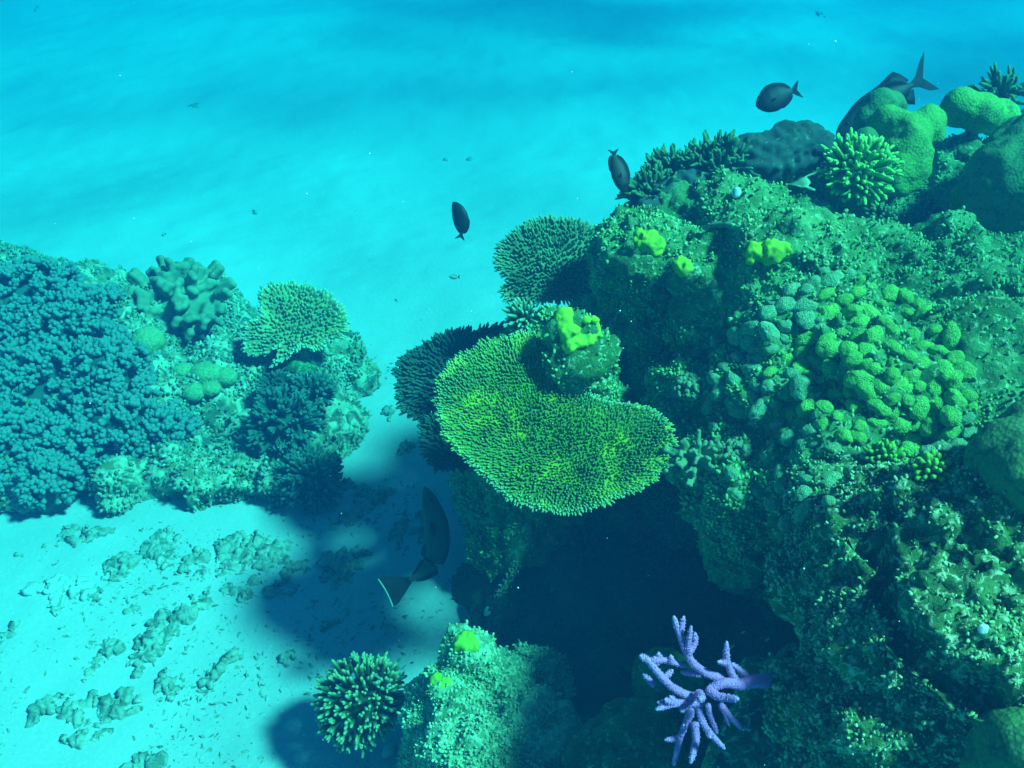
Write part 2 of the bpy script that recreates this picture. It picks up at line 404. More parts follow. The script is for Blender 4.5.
# ---- materials of the living things
def lin(r, g, b): return (r, g, b)
M['table'] = mat('table', (.10, .24, .015), (.065, .15, .015), (.30, .42, .01), s1=6, s2=9, tip=(.38, .60, .34), bump=.3, bscale=200, cover=.42, tipw=.9)
M['tableshade'] = mat('tableshade', (.11, .24, .12), (.08, .18, .09), s1=6, tip=(.40, .58, .38), bump=.3, bscale=200, tipw=.6)
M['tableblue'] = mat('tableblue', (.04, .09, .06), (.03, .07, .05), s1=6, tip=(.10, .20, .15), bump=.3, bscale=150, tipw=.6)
M['tablepale'] = mat('tablepale', (.22, .23, .10), (.16, .18, .09), (.32, .32, .12), s1=5, s2=7, tip=(.6, .7, .5), bump=.3, bscale=150, tipw=.6)
M['green'] = mat('green', (.14, .42, .07), (.10, .30, .05), s1=20, tip=(.42, .80, .20), bump=.3, bscale=200, tipw=.8)
M['tuft'] = mat('tuft', (.08, .30, .03), (.06, .2, .03), s1=20, tip=(.30, .55, .10), bump=.3, bscale=200, tipw=.8)
M['olive'] = mat('olive', (.04, .07, .02), (.03, .055, .02), s1=20, tip=(.44, .56, .28), bump=.3, bscale=200, tipw=.7)
M['bush'] = mat('bush', (.05, .13, .05), (.035, .09, .04), s1=12, tip=(.14, .28, .12), bump=.3, bscale=100, tipw=.7)
M['knobby'] = mat('knobby', (.035, .08, .06), (.05, .09, .08), s1=2.5, tip=(.14, .24, .21), bump=.3, bscale=100, tipw=.8)
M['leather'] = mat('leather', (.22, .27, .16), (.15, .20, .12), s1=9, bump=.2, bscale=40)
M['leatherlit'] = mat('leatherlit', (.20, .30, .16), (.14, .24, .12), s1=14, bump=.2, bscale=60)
M['purple'] = mat('purple', (.60, .18, .50), (.52, .14, .45), s1=30, tip=(.72, .38, .74), bump=.9, bscale=420, vor=380, tipw=.8, bdist=.002)
M['dulldome'] = mat('dulldome', (.20, .28, .12), (.13, .20, .09), (.32, .36, .10), s1=9, s2=22, bump=.8, bscale=150, cover=.35, vor=90, bdist=.004)
M['sponge'] = mat('sponge', (.38, .60, .03), (.20, .38, .03), s1=22, bump=.3, bscale=60)
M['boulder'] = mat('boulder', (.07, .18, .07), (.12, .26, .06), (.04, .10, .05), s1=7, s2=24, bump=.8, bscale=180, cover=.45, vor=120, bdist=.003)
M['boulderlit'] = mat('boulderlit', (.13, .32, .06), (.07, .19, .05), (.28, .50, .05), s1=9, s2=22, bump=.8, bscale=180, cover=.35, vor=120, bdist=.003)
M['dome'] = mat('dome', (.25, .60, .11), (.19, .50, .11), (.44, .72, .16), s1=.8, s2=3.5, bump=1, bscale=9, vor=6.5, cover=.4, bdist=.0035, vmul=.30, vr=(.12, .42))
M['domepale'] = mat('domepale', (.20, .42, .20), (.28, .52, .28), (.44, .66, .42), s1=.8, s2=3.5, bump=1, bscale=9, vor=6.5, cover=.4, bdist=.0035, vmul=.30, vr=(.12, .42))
M['crust'] = mat('crust', (.30, .48, .30), (.14, .28, .16), (.05, .10, .07), s1=30, s2=60, bump=.9, bscale=200, cover=.4)
M['darklump'] = mat('darklump', (.05, .09, .08), (.03, .06, .06), (.14, .22, .18), s1=10, s2=40, bump=.8, bscale=120, cover=.35)
M['rubble'] = mat('rubble', (.30, .31, .25), (.42, .42, .35), (.16, .18, .13), s1=9, s2=30, bump=.8, bscale=70, cover=.45, bdist=.006)
M['palestone'] = mat('palestone', (.5, .52, .46), (.4, .42, .36), s1=12, bump=.5, bscale=60)
M['white'] = mat('white', (.8, .8, .76), (.7, .7, .66), s1=40, bump=.4, bscale=200)
M['fish'] = mat('fish', (.012, .014, .016), (.02, .022, .024), s1=20, bump=.1, bscale=300, rough=.5)
M['fishfin'] = mat('fishfin', (.016, .018, .02), (.01, .012, .014), s1=30, bump=.2, bscale=200, rough=.6)
M['fishwhite'] = mat('fishwhite', (.75, .8, .8), (.6, .65, .65), s1=30, bump=.1)
M['fishpale'] = mat('fishpale', (.3, .34, .3), (.2, .24, .2), s1=30, bump=.1)
M['fisheye'] = mat('fisheye', (.004, .004, .004), (.01, .01, .01), s1=30, bump=0, rough=.2)
M['fishdusky'] = mat('fishdusky', (.05, .075, .05), (.035, .05, .035), s1=15, bump=.3, bscale=300, rough=.6)
M['tinyfish'] = mat('tinyfish', (.5, .5, .05), (.4, .4, .05), s1=30, bump=0)

# ------------------------------------------------------------------ table corals
def table_coral(label, outline, ctr, nrm, m, spacing, length, rad, cup=.03, stalk=None, hole=None, seed=0, edge_tip=1., group=None, thick=.02, tilt_rim=.8):
    """outline: pixels of the rim seen in the photograph, laid on a real plane through ctr with normal nrm"""
    r_ = np.random.default_rng(seed)
    nrm = Vector(nrm).normalized(); q = nrm.to_track_quat('Z', 'Y'); ctr = Vector(ctr)
    root = empty('table_coral', ctr); root.rotation_mode = 'QUATERNION'; root.rotation_quaternion = q
    tag(root, label, 'table coral', group)
    qi = q.inverted(); pts = []
    for px, py in outline:
        d = ray(px, py); k = (ctr - CAM).dot(nrm) / d.dot(nrm); p = qi @ (CAM + d * k - ctr); pts.append((p.x, p.y))
    pts = np.array(pts); th = np.arctan2(pts[:, 1], pts[:, 0]); rr = np.hypot(pts[:, 0], pts[:, 1]); o = np.argsort(th); th = th[o]; rr = rr[o]
    def rad_at(t):
        base = np.interp(t, np.concatenate([th - 2 * math.pi, th, th + 2 * math.pi]), np.tile(rr, 3))
        p = np.stack([np.cos(t) * 3, np.sin(t) * 3, 0 * t + seed], 1)
        return base * (1 + .035 * fbm(p * 2.2, 3, seed) + .01 * np.sin(t * 37 + seed))
    Rm = rr.mean()
    def zz(x, y, f):
        p = np.stack([x, y, 0 * x + seed], 1)
        return cup * f ** 2 + .012 * fbm(p / (.22 * Rm + .03), 2, seed + 3)
    # the plate
    na, nr = 120, 12; t = np.linspace(-math.pi, math.pi, na, endpoint=False); ra = rad_at(t)
    top = []; bot = []
    for i in range(1, nr + 1):
        f = i / nr; x = np.cos(t) * ra * f; y = np.sin(t) * ra * f; z = zz(x, y, f * np.ones_like(t))
        top.append(np.stack([x, y, z], 1)); bot.append(np.stack([x * .985, y * .985, z - thick * (1.15 - f) * 1.6 - .006], 1))
    V = np.concatenate([[[0, 0, zz(np.zeros(1), np.zeros(1), np.zeros(1))[0]]]] + top + bot + [[[0, 0, -thick * 2 - .01]]])
    Q = []; T = []; j = np.arange(na); j2 = (j + 1) % na
    for i in range(nr - 1):
        a = 1 + i * na; b = a + na; Q.append(np.stack([a + j, b + j, b + j2, a + j2], 1))
        a = 1 + (nr + i) * na; b = a + na; Q.append(np.stack([a + j, a + j2, b + j2, b + j], 1))
    a = 1 + (nr - 1) * na; b = 1 + (2 * nr - 1) * na; Q.append(np.stack([a + j, b + j, b + j2, a + j2], 1))
    T.append(np.stack([0 * j, 1 + j, 1 + j2], 1)); c = 1 + nr * na; T.append(np.stack([0 * j + len(V) - 1, c + j2, c + j], 1))
    me = np_mesh('plate', V, [np.concatenate(Q), np.concatenate(T)], np.zeros(len(V))); link('plate', me, m, root)
    # branchlets
    mx_ = rr.max() * 1.1; g = np.arange(-mx_, mx_, spacing); X, Y = np.meshgrid(g, g); X = X + (np.arange(len(g)) % 2)[:, None] * spacing / 2
    x = X.ravel() + r_.normal(0, spacing * .24, X.size); y = Y.ravel() + r_.normal(0, spacing * .24, X.size)
    tt = np.arctan2(y, x); f = np.hypot(x, y) / rad_at(tt); k = f < .985; x, y, tt, f = x[k], y[k], tt[k], f[k]
    if hole is not None:
        h = np.hypot(x - hole[0], y - hole[1]) > hole[2]; x, y, tt, f = x[h], y[h], tt[h], f[h]
    nse = np.stack([fbm(np.stack([x, y, 0 * x], 1) / (.06), 2, seed + 20 + i) for i in range(2)], 1)
    out = np.stack([np.cos(tt), np.sin(tt)], 1) * (f ** 3 * tilt_rim + .12)[:, None] + nse * .35 + r_.normal(0, .12, (len(x), 2))
    D = np.concatenate([out, np.ones((len(x), 1))], 1)
    Ln = length * (.7 + .6 * r_.random(len(x))) * (1 - .25 * f)
    mb = MB(); spikes(mb, np.stack([x, y, zz(x, y, f)], 1), D, Ln, rad * (.8 + .45 * r_.random(len(x))), tips=(.12 + .25 * r_.random(len(x)) + .75 * edge_tip * f ** 5))
    # the fringe along the rim, two rows pointing outwards
    per = 2 * math.pi * Rm; ne = int(per / spacing * 1.15)
    for row, (up, ff) in enumerate([(.15, .985), (.55, .97), (.95, .94)]):
        t = np.linspace(-math.pi, math.pi, ne, endpoint=False) + r_.normal(0, .3 * spacing / Rm, ne)
        rd_ = rad_at(t) * ff; x = np.cos(t) * rd_; y = np.sin(t) * rd_
        D = np.stack([np.cos(t), np.sin(t), up + 0 * t], 1) + r_.normal(0, .16, (ne, 3))
        spikes(mb, np.stack([x, y, zz(x, y, ff * np.ones(ne)) - .004], 1), D, length * (.7 + .7 * r_.random(ne)), rad * (.9 + .3 * r_.random(ne)), tips=np.full(ne, edge_tip))
    o = link('branchlets', mb.mesh('branchlets'), m, root)
    if stalk is not None:
        s0 = qi @ (Vector(stalk) - ctr); mb = MB(); rs = .09 * Rm / .3; e = np.array([0, 0, -thick * 2 - rs * .9]); s0 = np.array(s0)
        n_ = 8; u = np.linspace(0, 1, n_)[:, None]; mb.tube(s0 * (1 - u) + e * u, rs * np.array([1.5, 1.2, .9, .75, .7, .75, .85, .9]), 14)
        link('stalk', mb.mesh('stalk'), M['reef'], root)
    return root

table_coral('large kidney-shaped green table coral with pale fringed rim above the dark hollow',
    [(438, 400), (440, 380), (455, 362), (480, 346), (512, 338), (540, 345), (565, 375), (590, 402), (612, 408), (640, 407), (662, 418), (672, 438), (666, 462), (650, 484), (622, 500), (585, 512), (548, 514), (512, 500), (492, 482), (470, 462), (450, 446), (440, 424)],
    P(548, 440, 2.42), (-.05, -.42, .9), M['table'], .0086, .013, .0030, cup=.03, stalk=(.42, 2.75, .75), seed=1)
table_coral('round grey-green table coral on top of the upper left reef edge, against open water',
    [(498, 268), (501, 250), (515, 238), (535, 228), (560, 224), (585, 229), (601, 240), (603, 262), (590, 282), (572, 300), (550, 299), (530, 304), (510, 301), (503, 290), (511, 281)],
    P(553, 263, 2.95), (.0, -.62, .78), M['tableshade'], .0125, .02, .0042, cup=.02, stalk=(.45, 2.95, .95), seed=2, edge_tip=.8)
table_coral('dark blue-green table coral tucked behind the left rim of the large one',
    [(401, 385), (402, 366), (420, 352), (445, 342), (475, 338), (500, 329), (513, 330), (512, 345), (490, 370), (470, 400), (452, 425), (430, 418), (406, 412)],
    P(455, 375, 3.1), (-.15, -.55, .8), M['tableblue'], .014, .024, .005, cup=.02, stalk=(.3, 2.9, .4), seed=3, edge_tip=.5)
table_coral('ragged dark plate coral hanging low below the left rim of the big green table',
    [(428, 428), (450, 420), (470, 440), (468, 468), (450, 470), (438, 462), (430, 445)],
    P(450, 445, 2.95), (-.3, -.45, .8), M['tableblue'], .014, .024, .005, seed=4, edge_tip=.4, stalk=(.25, 2.8, .35))
table_coral('pale yellow-green table coral with a notched rim on the left mound',
    [(263, 292), (285, 288), (310, 291), (335, 305), (345, 322), (343, 338), (325, 342), (316, 351), (300, 346), (283, 346), (287, 358), (272, 366), (252, 358), (245, 345), (250, 328), (268, 320), (262, 305)],
    P(295, 328, 4.2), (.12, -.50, .85), M['tablepale'], .019, .024, .007, cup=.03, seed=5, edge_tip=.9, stalk=tuple(hit(300, 372)[0]))
table_coral('small dim table coral low on the mound under the notched pale one',
    [(262, 384), (275, 379), (292, 382), (294, 392), (278, 396), (264, 392)],
    P(278, 387, 4.02), (.1, -.5, .85), M['tableblue'], .018, .02, .006, seed=6, edge_tip=.6, stalk=tuple(hit(278, 398)[0]))

# ------------------------------------------------------------------ finger corals, each finger a branch
def fingers_coral(label, cat, loc, axis, rx, n, ln, rd, m, spread=1.35, seed=0, squash=.6, tp=(0, 0, 0, .1, .45, 1), name='finger_coral', group=None, forks=0, each=True, flat=0, parts=10**6):
    r_ = np.random.default_rng(seed); root = empty(name, loc); axis = Vector(axis).normalized()
    root.rotation_mode = 'QUATERNION'; root.rotation_quaternion = up_rot(axis, seed)
    tag(root, label, cat, group)
    link('coral_base', blobmesh('coral_base', [(0, 0, -rx * .1, rx * .7, rx * .7, rx * squash * .55), (0, 0, -rx * .5, rx * .6, rx * .6, rx * .6)], max(.006, rx / 14), 2, rx * .08, rx * .5, seed), m, root)
    ga = math.pi * (3 - 5 ** .5); allm = MB()
    for i in range(n):
        z = 1 - (i + .5) / n * (1 - math.cos(spread)); ph = i * ga + r_.normal(0, .12); s = math.sqrt(1 - z * z)
        d = np.array([s * math.cos(ph), s * math.sin(ph), z]); d += r_.normal(0, .07, 3); d /= np.linalg.norm(d)
        foot = np.array([d[0] * rx, d[1] * rx, d[2] * rx * squash]) * .85
        L = ln * (.7 + .5 * r_.random()); ep = each and i < parts; mb = MB() if ep else allm
        g = d + np.array([0, 0, -flat]); bend = r_.normal(0, .12, 3)
        k = 6; u = np.linspace(0, 1, k)[:, None]; pts = foot + d * L * u + bend * L * u ** 2
        rr = rd * (.85 + .3 * r_.random()) * np.array([1.15, 1.1, 1.05, 1., .9, .62])
        mb.tube(pts, rr, 7, tip=list(tp))
        for _ in range(forks):
            a = .35 + .4 * r_.random(); st = foot + d * L * a; dd = d + r_.normal(0, .55, 3); dd /= np.linalg.norm(dd); l2 = L * .42
            mb.tube(st + dd * l2 * np.linspace(0, 1, 4)[:, None], rd * .75 * np.array([1, .95, .8, .45]), 6, tip=[0, .2, .7, 1])
        if ep: link('branch', mb.mesh('branch'), m, root)
    if allm.n:
        o_ = link('branches', allm.mesh('branches'), m, root)
        if each: tag(o_, kind='stuff')
    return root
cc = (CAM - P(858, 167, 2.8)).normalized()
fingers_coral('bright green finger coral bunch sticking out of the upper reef beside the smooth boulder', 'finger coral', P(856, 172, 2.85), Vector((.05, -.45, .55)), .095, 130, .048, .0072, M['green'], spread=1.5, seed=11, squash=.75, forks=1, parts=100)
q = P(360, 700, 2.62)
fingers_coral('round olive finger coral bush with white tips on the shaded sand at the bottom', 'finger coral', P(362, 702, 2.66), Vector((-.28, -.25, .8)), .122, 300, .040, .0064, M['olive'], spread=1.75, seed=12, squash=.85, forks=1, parts=100)
l, nn, _ = hit(926, 214); fingers_coral('small dark green finger coral cluster on the flat beneath the smooth boulders', 'finger coral', l, Vector((-.1, -.3, .9)), .04, 60, .03, .0055, M['olive'], seed=13, squash=.6)
l, nn, _ = hit(880, 218); fingers_coral('small stubby green coral just below the bright green finger bunch', 'finger coral', l, Vector((-.1, -.3, .9)), .035, 45, .022, .006, M['bush'], seed=14, squash=.6)
l, nn, _ = hit(523, 320)
fingers_coral('little grey finger coral between the round upper table and the yellow sponge', 'finger coral', P(524, 318, 2.75), Vector((-.6, -.4, .6)), .03, 45, .042, .0055, M['tableshade'], seed=15)
for (px, py, a, b) in [(884, 462, .035, 60), (932, 474, .028, 45), (912, 456, .022, 30)]:
    l, nn, _ = hit(px, py)
    lab = {884: 'largest tuft of stubby bright green coral at the head of the ledge', 932: 'bright green coral tuft at the right end of the trio heading the ledge', 912: 'smallest stubby green tuft between two larger ones on the ledge'}[px]
    fingers_coral(lab, 'finger coral', l, Vector((-.15, -.3, .85)), a, b, .018, .0055, M['tuft'], seed=px, squash=.9, spread=1.5, group='green coral tufts heading the ledge')

# bushes along the skyline and on the left mound
for (px, py, t, ax, rx, n, ln, rd, mm, lab) in [
    (716, 172, 3.05, (.1, -.2, 1), .075, 70, .075, .008, 'bush', 'taller dark green coral bush on the ridge with open water behind'),
    (676, 180, 3.1, (-.2, -.2, 1), .07, 60, .075, .008, 'bush', 'wide dark green coral bush on the ridge left of the taller one'),
    (652, 196, 3.0, (-.6, -.2, .6), .06, 50, .06, .008, 'bush', 'sprawling coral bush poking out left from the ridge beneath a hovering fish'),
    (312, 480, 3.75, (.2, -.5, .8), .10, 90, .06, .009, 'tableblue', 'dark coral bush at the foot of the mound beside the sand channel'),
    (284, 425, 3.9, (0, -.4, .9), .13, 100, .065, .010, 'tableblue', 'dark spreading coral bush in the middle of the mound below the notched table'),
    (312, 395, 4.0, (.3, -.3, .9), .08, 70, .05, .010, 'tableblue', 'dark coral sprig cluster at the mound edge right below the notched table'),
    (1001, 96, 3.25, (-.1, -.1, 1), .03, 22, .08, .009, 'bush', 'small sparse coral sprig standing on the far top right boulder')]:
    fingers_coral(lab, 'coral bush', P(px, py, t), Vector(ax), rx, n, ln, rd, M[mm], seed=px, squash=.8, forks=3, spread=1.6, name='coral_bush', each=False)

# ------------------------------------------------------------------ purple staghorn
def staghorn():
    t0 = 1.62
    def S(x, y, dt=0): return P(620 + x * 200 / 914, 600 + y * 168 / 768, t0 + dt)
    root = empty('staghorn_coral', S(400, 420)); tag(root, 'lilac purple staghorn coral branching out over the dark hollow at the bottom', 'staghorn coral')
    o = S(400, 420)
    br = [  # base -> tip in zoomed pixels with depth offsets, base radius in mm, side twigs
        ([(470, 360, 0), (400, 340, -.01), (330, 290, -.02), (300, 230, -.03), (270, 150, -.03), (245, 75, -.03)], 6.5, [[(275, 150, -.03), (292, 75, -.035)], [(305, 240, -.03), (325, 120, -.05)], [(310, 250, -.03), (345, 200, -.02), (343, 150, -.02)], [(370, 340, -.01), (280, 330, .0)]]),
        ([(380, 455, 0), (300, 435, -.02), (230, 395, -.03), (170, 330, -.04), (130, 275, -.04), (92, 255, -.05)], 6.5, [[(135, 280, -.04), (200, 270, -.03), (300, 305, .0)], [(185, 285, -.03), (175, 240, -.03)], [(235, 290, -.03), (232, 252, -.03)], [(160, 390, -.01), (105, 340, .0)], [(200, 360, -.03), (240, 320, -.02)], [(170, 290, -.03), (155, 262, -.04)]]),
        ([(370, 470, 0), (300, 470, -.02), (230, 475, -.04), (165, 500, -.05)], 6.5, [[(230, 475, -.04), (172, 468, -.05)], [(240, 470, -.04), (205, 455, -.06)], [(260, 475, -.03), (228, 440, -.05)], [(300, 480, -.02), (280, 510, -.04)]]),
        ([(540, 390, 0), (505, 330, -.01), (485, 270, -.02), (487, 190, -.03)], 6, [[(490, 290, -.02), (448, 282, -.04)]]),
        ([(560, 390, .0), (480, 375, -.02), (420, 400, -.02), (400, 430, -.02)], 8, []),
        ([(600, 370, .02), (560, 330, .01), (510, 290, .0)], 5.5, []),
        ([(400, 400, -.02), (440, 440, -.03), (490, 450, -.04), (540, 452, -.06)], 7, [[(470, 450, -.03), (500, 440, -.04)]]),
        ([(360, 430, -.03), (372, 445, -.05), (366, 455, -.07)], 7, []),
        ([(355, 480, 0), (375, 560, -.01), (420, 620, -.02), (478, 680, -.02)], 5.5, [[(400, 600, -.01), (412, 630, -.03)]]),
        ([(400, 480, .01), (415, 540, .02), (445, 610, .02)], 4.5, []),
        ([(460, 480, .0), (500, 530, .01), (565, 595, .02)], 5, [[(470, 490, .0), (500, 575, .02)]]),
        ([(340, 560, .03), (350, 640, .02), (322, 745, .0)], 6.5, []),
        ([(330, 500, .03), (280, 610, .04), (245, 755, .04)], 6, [[(290, 600, .04), (290, 570, .01)], [(275, 630, .04), (205, 640, .03)]]),
    ]
    for pts, r0, tw in br:
        mb = MB()
        def tb(pp, ra, rb):
            c = [S(*q) - o for q in pp]; c = np.array(c); k = len(c); u = np.linspace(0, k - 1, (k - 1) * 5 + 1)
            # smooth polyline
            cc_ = np.stack([np.interp(u, np.arange(k), c[:, i]) for i in range(3)], 1)
            for _ in range(3): cc_[1:-1] = (cc_[:-2] + cc_[1:-1] * 2 + cc_[2:]) / 4
            n_ = len(cc_); rad = 1.3 * np.linspace(ra, rb, n_) * (1 + .08 * vnoise(cc_ / .006, 3)); rad[-1] *= .55; rad[-2] *= .85
            mb.tube(cc_, rad, 10, tip=np.linspace(0, 1, n_) ** 3)
            r_ = np.random.default_rng(int(abs(cc_[0][0]) * 1e5) % 9999); q_ = max(30, n_ * 7); ii = r_.integers(1, n_ - 1, q_); dr = r_.normal(0, 1, (q_, 3)); ax = np.gradient(cc_, axis=0)[ii]; ax /= np.linalg.norm(ax, axis=1)[:, None]
            dr -= ax * (dr * ax).sum(1)[:, None]; dr /= np.linalg.norm(dr, axis=1)[:, None]
            spikes(mb, cc_[ii] + dr * rad[ii][:, None] * .9, dr + ax * .7, np.full(q_, .0021), np.full(q_, .0011), None, 5, tips=np.full(q_, .7))
        tb(pts, r0 / 1000, r0 * .62 / 1000)
        for q in tw: tb(q, r0 * .72 / 1000, r0 * .5 / 1000)
        link('branch', mb.mesh('branch'), M['purple'], root)
    # the thick bare foot running back into the rock on the right
    mb = MB(); pts = [S(540, 385) - o, S(620, 370, .01) - o, S(700, 370, .04) - o, S(800, 350, .16) - o]
    mb.tube(np.array(pts), [.009, .013, .014, .018], 12); link('coral_base', mb.mesh('coral_base'), M['purple'], root)
staghorn()

# ------------------------------------------------------------------ rocks under and round the staghorn
def rock_thing(label, blobs, m, vox=.012, name='rock', cat='rock', big=.025, bs=.15, mid=.018, ms=.05, fine=.006, fs=.02, seed=0, group=None, reg=False, sm=2):
    c = np.mean([b[:3] for b in blobs], 0)
    V, Q = remesh(blobs, vox, sm); V = rock(V, Q, big, bs, mid, ms, fine, fs, seed)
    if reg: SOLID.append((V, Q))
    o = link(name, np_mesh(name, V - c, [Q]), m); o.location = c; tag(o, label, cat, group); return o
def rb(px, py, t, r, sq=1.): return rim(px, py, t, r, sq)
rock_thing('dark green spur of rock under the purple staghorn coral', [rb(760, 745, 2.0, .10), rb(765, 690, 2.05, .07), rb(750, 780, 1.95, .12), rb(800, 760, 2.05, .12), rb(770, 820, 1.95, .16), rb(800, 700, 2.15, .1)], M['ledge'], seed=301)
rock_thing('shadowed low rock left of the staghorn at the bottom', [rb(640, 740, 2.3, .12), rb(620, 770, 2.3, .14), rb(665, 690, 2.5, .10), rb(640, 820, 2.2, .2)], M['reef'], seed=302)

# ------------------------------------------------------------------ smooth massive corals
def boulder(label, blobs, m, seed=0, name='boulder_coral', vox=.012, amp=.012, sc=.12, group=None, kn=0, ks=.04):
    c = np.mean([b[:3] for b in blobs], 0); bl = [(b[0] - c[0], b[1] - c[1], b[2] - c[2], b[3], b[4], b[5]) for b in blobs]
    o = link(name, blobmesh(name, bl, vox, 14, amp * 1.4, sc * .7, seed, kn or .003, ks if kn else .013), m, loc=c); tag(o, label, 'boulder coral', group); return o
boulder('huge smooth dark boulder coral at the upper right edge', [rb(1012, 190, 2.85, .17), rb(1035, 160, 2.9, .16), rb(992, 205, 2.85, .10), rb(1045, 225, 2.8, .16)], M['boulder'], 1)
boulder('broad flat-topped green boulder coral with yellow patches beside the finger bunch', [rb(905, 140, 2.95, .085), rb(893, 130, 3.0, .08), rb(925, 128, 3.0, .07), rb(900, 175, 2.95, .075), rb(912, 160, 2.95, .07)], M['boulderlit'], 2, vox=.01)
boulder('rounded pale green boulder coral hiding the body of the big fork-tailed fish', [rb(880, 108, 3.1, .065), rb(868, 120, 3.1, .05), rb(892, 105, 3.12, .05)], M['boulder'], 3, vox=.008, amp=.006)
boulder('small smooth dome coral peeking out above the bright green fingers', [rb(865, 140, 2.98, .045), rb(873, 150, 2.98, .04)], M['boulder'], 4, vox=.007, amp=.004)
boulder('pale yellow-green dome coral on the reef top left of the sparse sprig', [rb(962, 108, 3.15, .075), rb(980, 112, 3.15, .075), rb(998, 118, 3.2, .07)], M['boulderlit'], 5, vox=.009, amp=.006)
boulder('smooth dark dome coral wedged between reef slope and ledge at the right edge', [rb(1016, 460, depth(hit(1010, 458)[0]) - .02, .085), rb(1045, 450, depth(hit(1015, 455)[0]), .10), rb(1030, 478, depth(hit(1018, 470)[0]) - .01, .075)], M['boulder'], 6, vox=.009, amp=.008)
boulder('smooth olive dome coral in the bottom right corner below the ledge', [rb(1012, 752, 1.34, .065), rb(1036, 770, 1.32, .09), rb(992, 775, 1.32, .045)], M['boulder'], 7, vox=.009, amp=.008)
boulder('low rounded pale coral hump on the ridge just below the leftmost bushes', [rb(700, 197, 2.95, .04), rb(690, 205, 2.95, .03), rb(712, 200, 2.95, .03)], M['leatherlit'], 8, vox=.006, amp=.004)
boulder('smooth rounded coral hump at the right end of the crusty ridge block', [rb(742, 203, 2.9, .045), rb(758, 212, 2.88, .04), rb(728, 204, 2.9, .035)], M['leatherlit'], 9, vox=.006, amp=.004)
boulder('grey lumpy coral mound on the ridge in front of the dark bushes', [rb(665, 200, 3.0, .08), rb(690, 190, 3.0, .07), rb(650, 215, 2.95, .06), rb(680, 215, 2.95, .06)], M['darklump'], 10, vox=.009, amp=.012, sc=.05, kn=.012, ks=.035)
boulder('yellowish dome coral in shade under the folded leather coral', [rb(146, 343, 4.1, .075), rb(150, 340, 4.12, .07)], M['dulldome'], 11, vox=.01, amp=.005)
for i, (px, py, r) in enumerate([(182, 369, .05), (204, 373, .075), (226, 376, .06), (194, 392, .055), (209, 388, .05)]):
    l, nn, _ = hit(px, py); c = l - nn * r * .2
    boulder(['first and leftmost of five yellow-green dome corals below the leather coral', 'largest of five yellow-green dome corals below the leather coral', 'rightmost of five yellow-green dome corals below the leather coral',
             'lowest of five yellow-green dome corals below the leather coral', 'dome coral between the lowest and the largest of the yellow-green five'][i],
            [(c.x, c.y, c.z, r, r, r * .75), (c.x + .3 * r, c.y, c.z, r * .8, r * .8, r * .7)], M['dulldome'], 20 + i, vox=.01, amp=.004, group='yellow-green domes on the left mound')
# the dark lump with a thin shelf round its foot
root = empty('plate_coral', P(768, 168, 3.0)); o0 = P(768, 168, 3.0); tag(root, 'dark blue-green lumpy coral with a thin pale-edged shelf on the ridge', 'plate coral')
bl = [(0, .08, -.01, .13, .10, .10), (.08, .10, .02, .10, .09, .09), (-.06, .06, -.03, .08, .08, .08), (.16, .12, .03, .08, .08, .08)]
link('coral_lump', blobmesh('coral_lump', bl, .008, 2, .02, .05, 5, .014, .03), M['darklump'], root)
mb = MB(); t = np.linspace(math.pi * .95, math.pi * 2.05, 60); V = []; nn_ = len(t)
for k, (f, z) in enumerate([(.25, -.03), (.6, -.035), (.85, -.03), (1, -.015), (1.0, -.021), (.85, -.037), (.6, -.043), (.25, -.04)]):
    rr_ = f * (.155 + .018 * np.sin(t * 7) + .01 * np.sin(t * 17)); V.append(np.stack([rr_ * np.cos(t) * 1.05 + .01, rr_ * np.sin(t) * .8 + .05, z - .035 + .014 * np.sin(t * 5 + 1) * f], 1))
V = np.concatenate(V); j = np.arange(nn_ - 1); Qs = [np.stack([k * nn_ + j, k * nn_ + j + 1, (k + 1) * nn_ + j + 1, (k + 1) * nn_ + j], 1) for k in range(7)]
mb.add(V, np.concatenate(Qs), None, np.concatenate([np.full(nn_, v) for v in (0, 0, .3, 1, 1, .2, 0, 0)])); link('shelf', mb.mesh('shelf'), M['tableshade'], root)

# ------------------------------------------------------------------ lumpy domes on the sunlit slope
def inpoly(x, y, p):
    c = False; j = len(p) - 1
    for i in range(len(p)):
        if (p[i][1] > y) != (p[j][1] > y) and x < (p[j][0] - p[i][0]) * (y - p[i][1]) / (p[j][1] - p[i][1]) + p[i][0]: c = not c
        j = i
    return c
protos = []
for k in range(9):
    V, T = ico(4); V = V.copy(); V[:, 2] *= .8 + .2 * rng.random(); V[:, 0] *= 1 + .35 * rng.random()
    V = V * (1 + .17 * fbm(V / .8 + k * 5, 3, k))[:, None]; d1, _ = worley(V / .24, k); V = V * (1 + .09 * (.6 - d1))[:, None]
    a_ = np_mesh('dome_coral', V, [T]); b_ = a_.copy(); a_.materials.append(M['dome']); b_.materials.append(M['domepale']); protos.append((a_, b_))
poly = [(768, 292), (830, 268), (905, 292), (965, 345), (975, 445), (930, 455), (880, 440), (800, 455), (765, 415), (700, 395), (694, 350), (735, 330)]
zones = [(poly, 14.5, 420, 'pale teal-green lumpy dome coral around the lime patch on the slope', 'lumpy domes on the sunlit slope', (.014, .026)),
         ([(700, 400), (770, 420), (800, 460), (860, 470), (800, 530), (740, 510), (715, 450)], 19, 60, 'small dim dome coral under the lower edge of the sunlit slope', 'dim domes under the slope', (.011, .020))]
